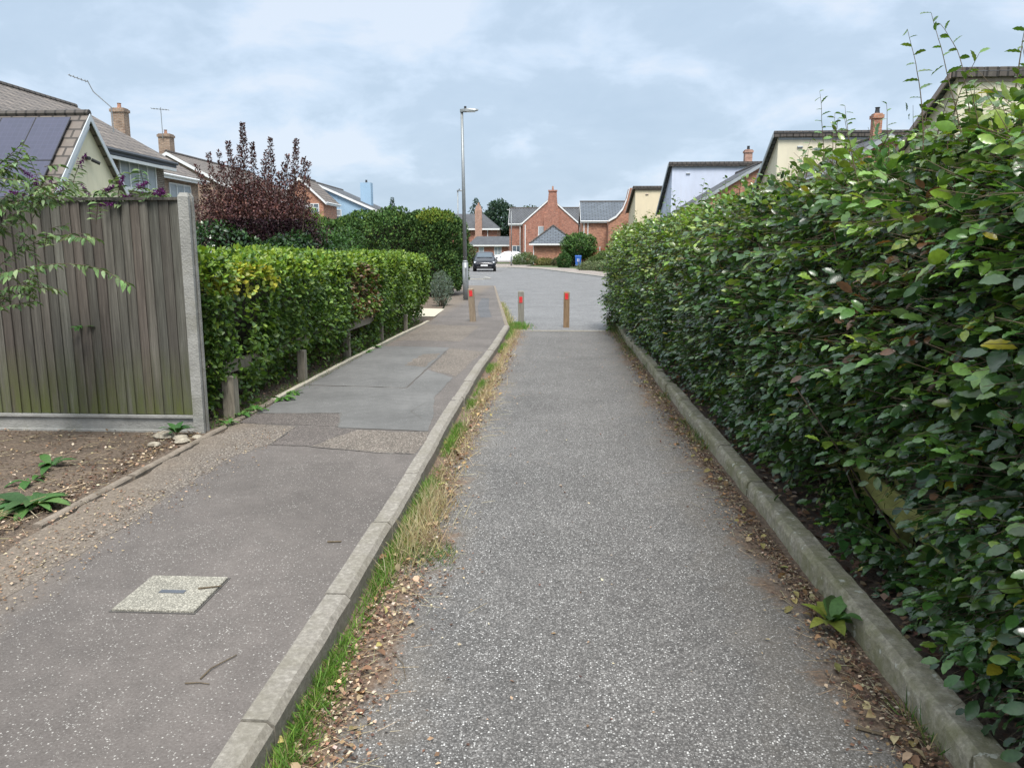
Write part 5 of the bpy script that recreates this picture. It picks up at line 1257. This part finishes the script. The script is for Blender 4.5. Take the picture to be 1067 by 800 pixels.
litter('leaf_litter', x, y, R.uniform(.004, .02, n), .005, .024, LIT, [3, 2.4, 4, 1.2, 3], wid=1.3)
n = 12000; y = 1.2 + 14.2 * R.uniform(0, 1, n) ** 1.4; q = np.stack([np.ones(n) * 9, y, np.zeros(n)], 1)
w_ = .05 + .04 * (vnoise(q, 1.1, 17) + 1); x = 1.20 - np.abs(R.normal(0, 1, n)) * w_
litter('leaf_litter', x, y, R.uniform(.004, .02, n), .005, .023, LIT, [3, 2.4, 4, 1, 3], wid=1.3)
n = 9000; litter('leaf_litter', R.uniform(1.37, 2.2, n), R.uniform(1, 15.4, n), R.uniform(.075, .1, n), .02, .05, LIT, [3, 1.5, 4, .6, 4], wid=1.3)
n = 420; y = R.uniform(1.3, 12, n); litter('leaf_litter', np.where(R.uniform(0, 1, n) < .5, -.72 + R.normal(0, .06, n), 1.13 + R.normal(0, .05, n)), y, R.uniform(.008, .03, n), .03, .055, [(.35, .22, .11), (.40, .30, .18), (.22, .12, .07), (.30, .26, .10)], None, LEAF_V * np.array([1, 1, 2.5]), LEAF_F, 1.1, .5)
n = 260; litter('leaf_litter', R.uniform(-.5, 1.0, n), R.uniform(1.5, 14, n), R.uniform(.004, .008, n), .008, .025, LIT, None, wid=1.1)
n = 5200; x = R.uniform(-5.2, -2.74, n) ; x = np.where(R.uniform(0, 1, n) < .35, -2.85 - np.abs(R.normal(0, .15, n)), x); litter('soil_litter', x, R.uniform(2.5, 5.95, n), R.uniform(.088, .1, n), .01, .035, [(.2, .13, .08), (.36, .28, .18), (.5, .42, .31), (.09, .06, .04), (.12, .075, .05)], [3, 2, 1, 4, 4], wid=1.1)
n = 900; litter('soil_litter', -2.28 + R.normal(0, .09, n), R.uniform(1.5, 6, n), R.uniform(.108, .112, n), .006, .02, [(.2, .13, .08), (.36, .28, .18), (.12, .075, .05)], None, wid=1.1)
n = 2500; litter('hedge_litter', R.uniform(-3.3, -2.75, n), R.uniform(6.2, 16, n), R.uniform(.088, .1, n), .012, .04, LIT, [3, 2, 3, 1, 2])
def straw(name, x, y, z, l0, l1, r, cols):
    n = len(x); a = R.uniform(0, 6.283, n); l = R.uniform(l0, l1, n)
    p0 = np.stack([x, y, z], 1); p1 = p0 + np.stack([np.cos(a) * l, np.sin(a) * l, R.normal(0, .006, n)], 1); p1[:, 2] = np.maximum(p1[:, 2], p0[:, 2] - .002)
    c = np.repeat(palette(n, cols, None, .15), 6, axis=0)
    o = rods(name, p0, p1, np.full(n, r), np.full(n, r * .6), c, m['litter']); return tag(o, kind='stuff')
n = 500; straw('straw_litter', -.74 + np.abs(R.normal(0, .12, n)), R.uniform(1.3, 9, n), R.uniform(.008, .02, n), .03, .14, .0011, [(.42, .34, .2), (.5, .43, .28)])
n = 420; straw('straw_litter', 1.18 - np.abs(R.normal(0, .12, n)), R.uniform(1.3, 9, n), R.uniform(.008, .02, n), .03, .12, .0011, [(.4, .32, .2), (.5, .43, .28)])
n = 1500; litter('soil_litter', np.minimum(-2.35 - np.abs(R.normal(0, .28, n)), -2.2), 2.2 + 2.2 * R.uniform(0, 1, n) ** 1.2, R.uniform(.106, .114, n), .006, .024, [(.3, .2, .13), (.42, .33, .23), (.14, .09, .06)], None, wid=1.1)
n = 320; straw('straw_litter', R.uniform(-4.6, -2.8, n), R.uniform(3, 5.9, n), R.uniform(.092, .11, n), .04, .16, .0015, [(.35, .27, .17), (.46, .38, .25)])
n = 60; straw('straw_litter', R.uniform(-3.3, -2.9, n), R.uniform(3.4, 4.3, n), R.uniform(.1, .13, n), .1, .32, .0022, [(.4, .3, .19), (.5, .4, .27)])
# twigs on the ground
def twig(label, pts, r=.003):
    g = MB(); g.tube(pts, [r * (1 - .5 * i / len(pts)) for i in range(len(pts))], 5); o = g.build('twig', m['twig']); tag(o, label, 'twig', 'twigs lying on the ground')
twig('thin bent twig lying on the footpath near the kerb', [(-1.20, 2.36, .104), (-1.19, 2.42, .108), (-1.17, 2.46, .107), (-1.14, 2.52, .105)])
twig('short dark twig on the footpath in front of the thin bent one', [(-1.24, 2.33, .104), (-1.19, 2.335, .105), (-1.155, 2.33, .104)], .0025)
twig('short stub of twig on the footpath right of the manhole cover', [(-1.13, 3.62, .105), (-1.06, 3.625, .106)], .005)
twig('twig lying across the right edge of the manhole cover', [(-1.52, 3.03, .117), (-1.43, 3.06, .117)], .004)
twig('pale stick in the litter at the near end of the right kerb', [(1.0, 2.35, .008), (1.08, 2.31, .010), (1.13, 2.30, .009)], .006)
twig('curved dry stalk lying on the lane edge', [(-.62, 2.75, .006), (-.56, 2.66, .008), (-.53, 2.56, .006)], .0018)

# ------------------------------------------------------------------ world, sun, camera
W = bpy.data.worlds.new('World'); SC.world = W; W.use_nodes = True
nt = W.node_tree; nt.nodes.clear()
def wn(t_, ins=None, **kw):
    nd = nt.nodes.new('ShaderNode' + t_)
    for k_, v_ in kw.items(): setattr(nd, k_, v_)
    for k_, v_ in (ins or {}).items():
        s_ = nd.inputs[k_]
        if isinstance(v_, bpy.types.NodeSocket): nt.links.new(v_, s_)
        else: s_.default_value = v_
    return nd
SUN_EL, SUN_AZ = math.radians(60), math.radians(171)    # azimuth clockwise from +Y: behind right
sky = wn('TexSky', sky_type='NISHITA'); sky.sun_disc = False; sky.sun_elevation = SUN_EL; sky.sun_rotation = SUN_AZ; sky.dust_density = 2.5; sky.air_density = 1.2
tc = wn('TexCoord').outputs['Generated']
sp = wn('SeparateXYZ', {0: tc}).outputs
zc = wn('Math', {0: sp[2], 1: .02}, operation='MAXIMUM').outputs[0]
den_ = wn('Math', {0: zc, 1: .32}, operation='ADD').outputs[0]
u_ = wn('Math', {0: sp[0], 1: den_}, operation='DIVIDE').outputs[0]; v_ = wn('Math', {0: sp[1], 1: den_}, operation='DIVIDE').outputs[0]
cv = wn('CombineXYZ', {0: u_, 1: v_, 2: .7}).outputs[0]
n1 = wn('TexNoise', {'Vector': cv, 'Scale': 3.4, 'Detail': 9., 'Roughness': .58, 'Distortion': .25}).outputs['Fac']
n2 = wn('TexNoise', {'Vector': cv, 'Scale': 1.2, 'Detail': 4., 'Roughness': .5}).outputs['Fac']
nn_ = wn('Math', {0: n1, 1: n2}, operation='ADD').outputs[0]
cr_ = wn('ValToRGB', {'Fac': wn('MapRange', {0: nn_, 1: .78, 2: 1.16}).outputs[0]}); e = cr_.color_ramp.elements
S_ = 1 / .1
e[0].position = 0; e[0].color = (.305, .385, .48, 1); e[1].position = 1; e[1].color = (.45, .505, .58, 1)
ee = cr_.color_ramp.elements.new(.45); ee.color = (.33, .41, .505, 1)
ee = cr_.color_ramp.elements.new(.72); ee.color = (.385, .465, .565, 1)
cl = wn('Mix', {0: 1.}, data_type='RGBA', blend_type='MULTIPLY'); nt.links.new(cr_.outputs[0], cl.inputs[6]); cl.inputs[7].default_value = (S_, S_, S_, 1)
mx = wn('Mix', {0: .9}, data_type='RGBA'); nt.links.new(sky.outputs[0], mx.inputs[6]); nt.links.new(cl.outputs[2], mx.inputs[7])
# overcast sky grows brighter towards the zenith
zb = wn('MapRange', {0: sp[2], 1: .35, 2: .9, 3: 1., 4: 1.7}).outputs[0]
zc2 = wn('Mix', {0: wn('MapRange', {0: sp[2], 1: .4, 2: .85}).outputs[0]}, data_type='RGBA'); zc2.inputs[6].default_value = (1, 1, 1, 1); zc2.inputs[7].default_value = (2.9, 2.6, 2.25, 1)
mz = wn('Mix', {0: 1.}, data_type='RGBA', blend_type='MULTIPLY'); nt.links.new(mx.outputs[2], mz.inputs[6]); nt.links.new(zc2.outputs[2], mz.inputs[7])
bg = wn('Background', {'Strength': .1}); nt.links.new(mz.outputs[2], bg.inputs[0])
ow = wn('OutputWorld'); nt.links.new(bg.outputs[0], ow.inputs[0])

sd_ = bpy.data.lights.new('sun', 'SUN'); sd_.energy = 2.7; sd_.angle = math.radians(20); sd_.color = (1, .97, .92)
so = bpy.data.objects.new('sun', sd_); COL.objects.link(so)
dirv = Vector((math.sin(SUN_AZ) * math.cos(SUN_EL), math.cos(SUN_AZ) * math.cos(SUN_EL), math.sin(SUN_EL)))
so.rotation_euler = (-dirv).to_track_quat('-Z', 'Y').to_euler(); so.location = dirv * 50

cd = bpy.data.cameras.new('camera'); cam = bpy.data.objects.new('camera', cd); COL.objects.link(cam)
cd.sensor_width = 36; cd.lens = 800 / 1067 * 36; cd.clip_end = 2000; cd.clip_start = .05
cam.location = (0, 0, 1.55); cam.rotation_euler = (math.radians(90 - 9.86), 0, math.radians(3.14))
SC.camera = cam
SC.view_settings.view_transform = 'Standard'; SC.view_settings.look = 'None'; SC.view_settings.exposure = .80; SC.view_settings.gamma = 1
SC.cycles.max_bounces = 6; SC.cycles.diffuse_bounces = 3; SC.cycles.glossy_bounces = 2; SC.cycles.transparent_max_bounces = 4
SC.cycles.use_denoising = True
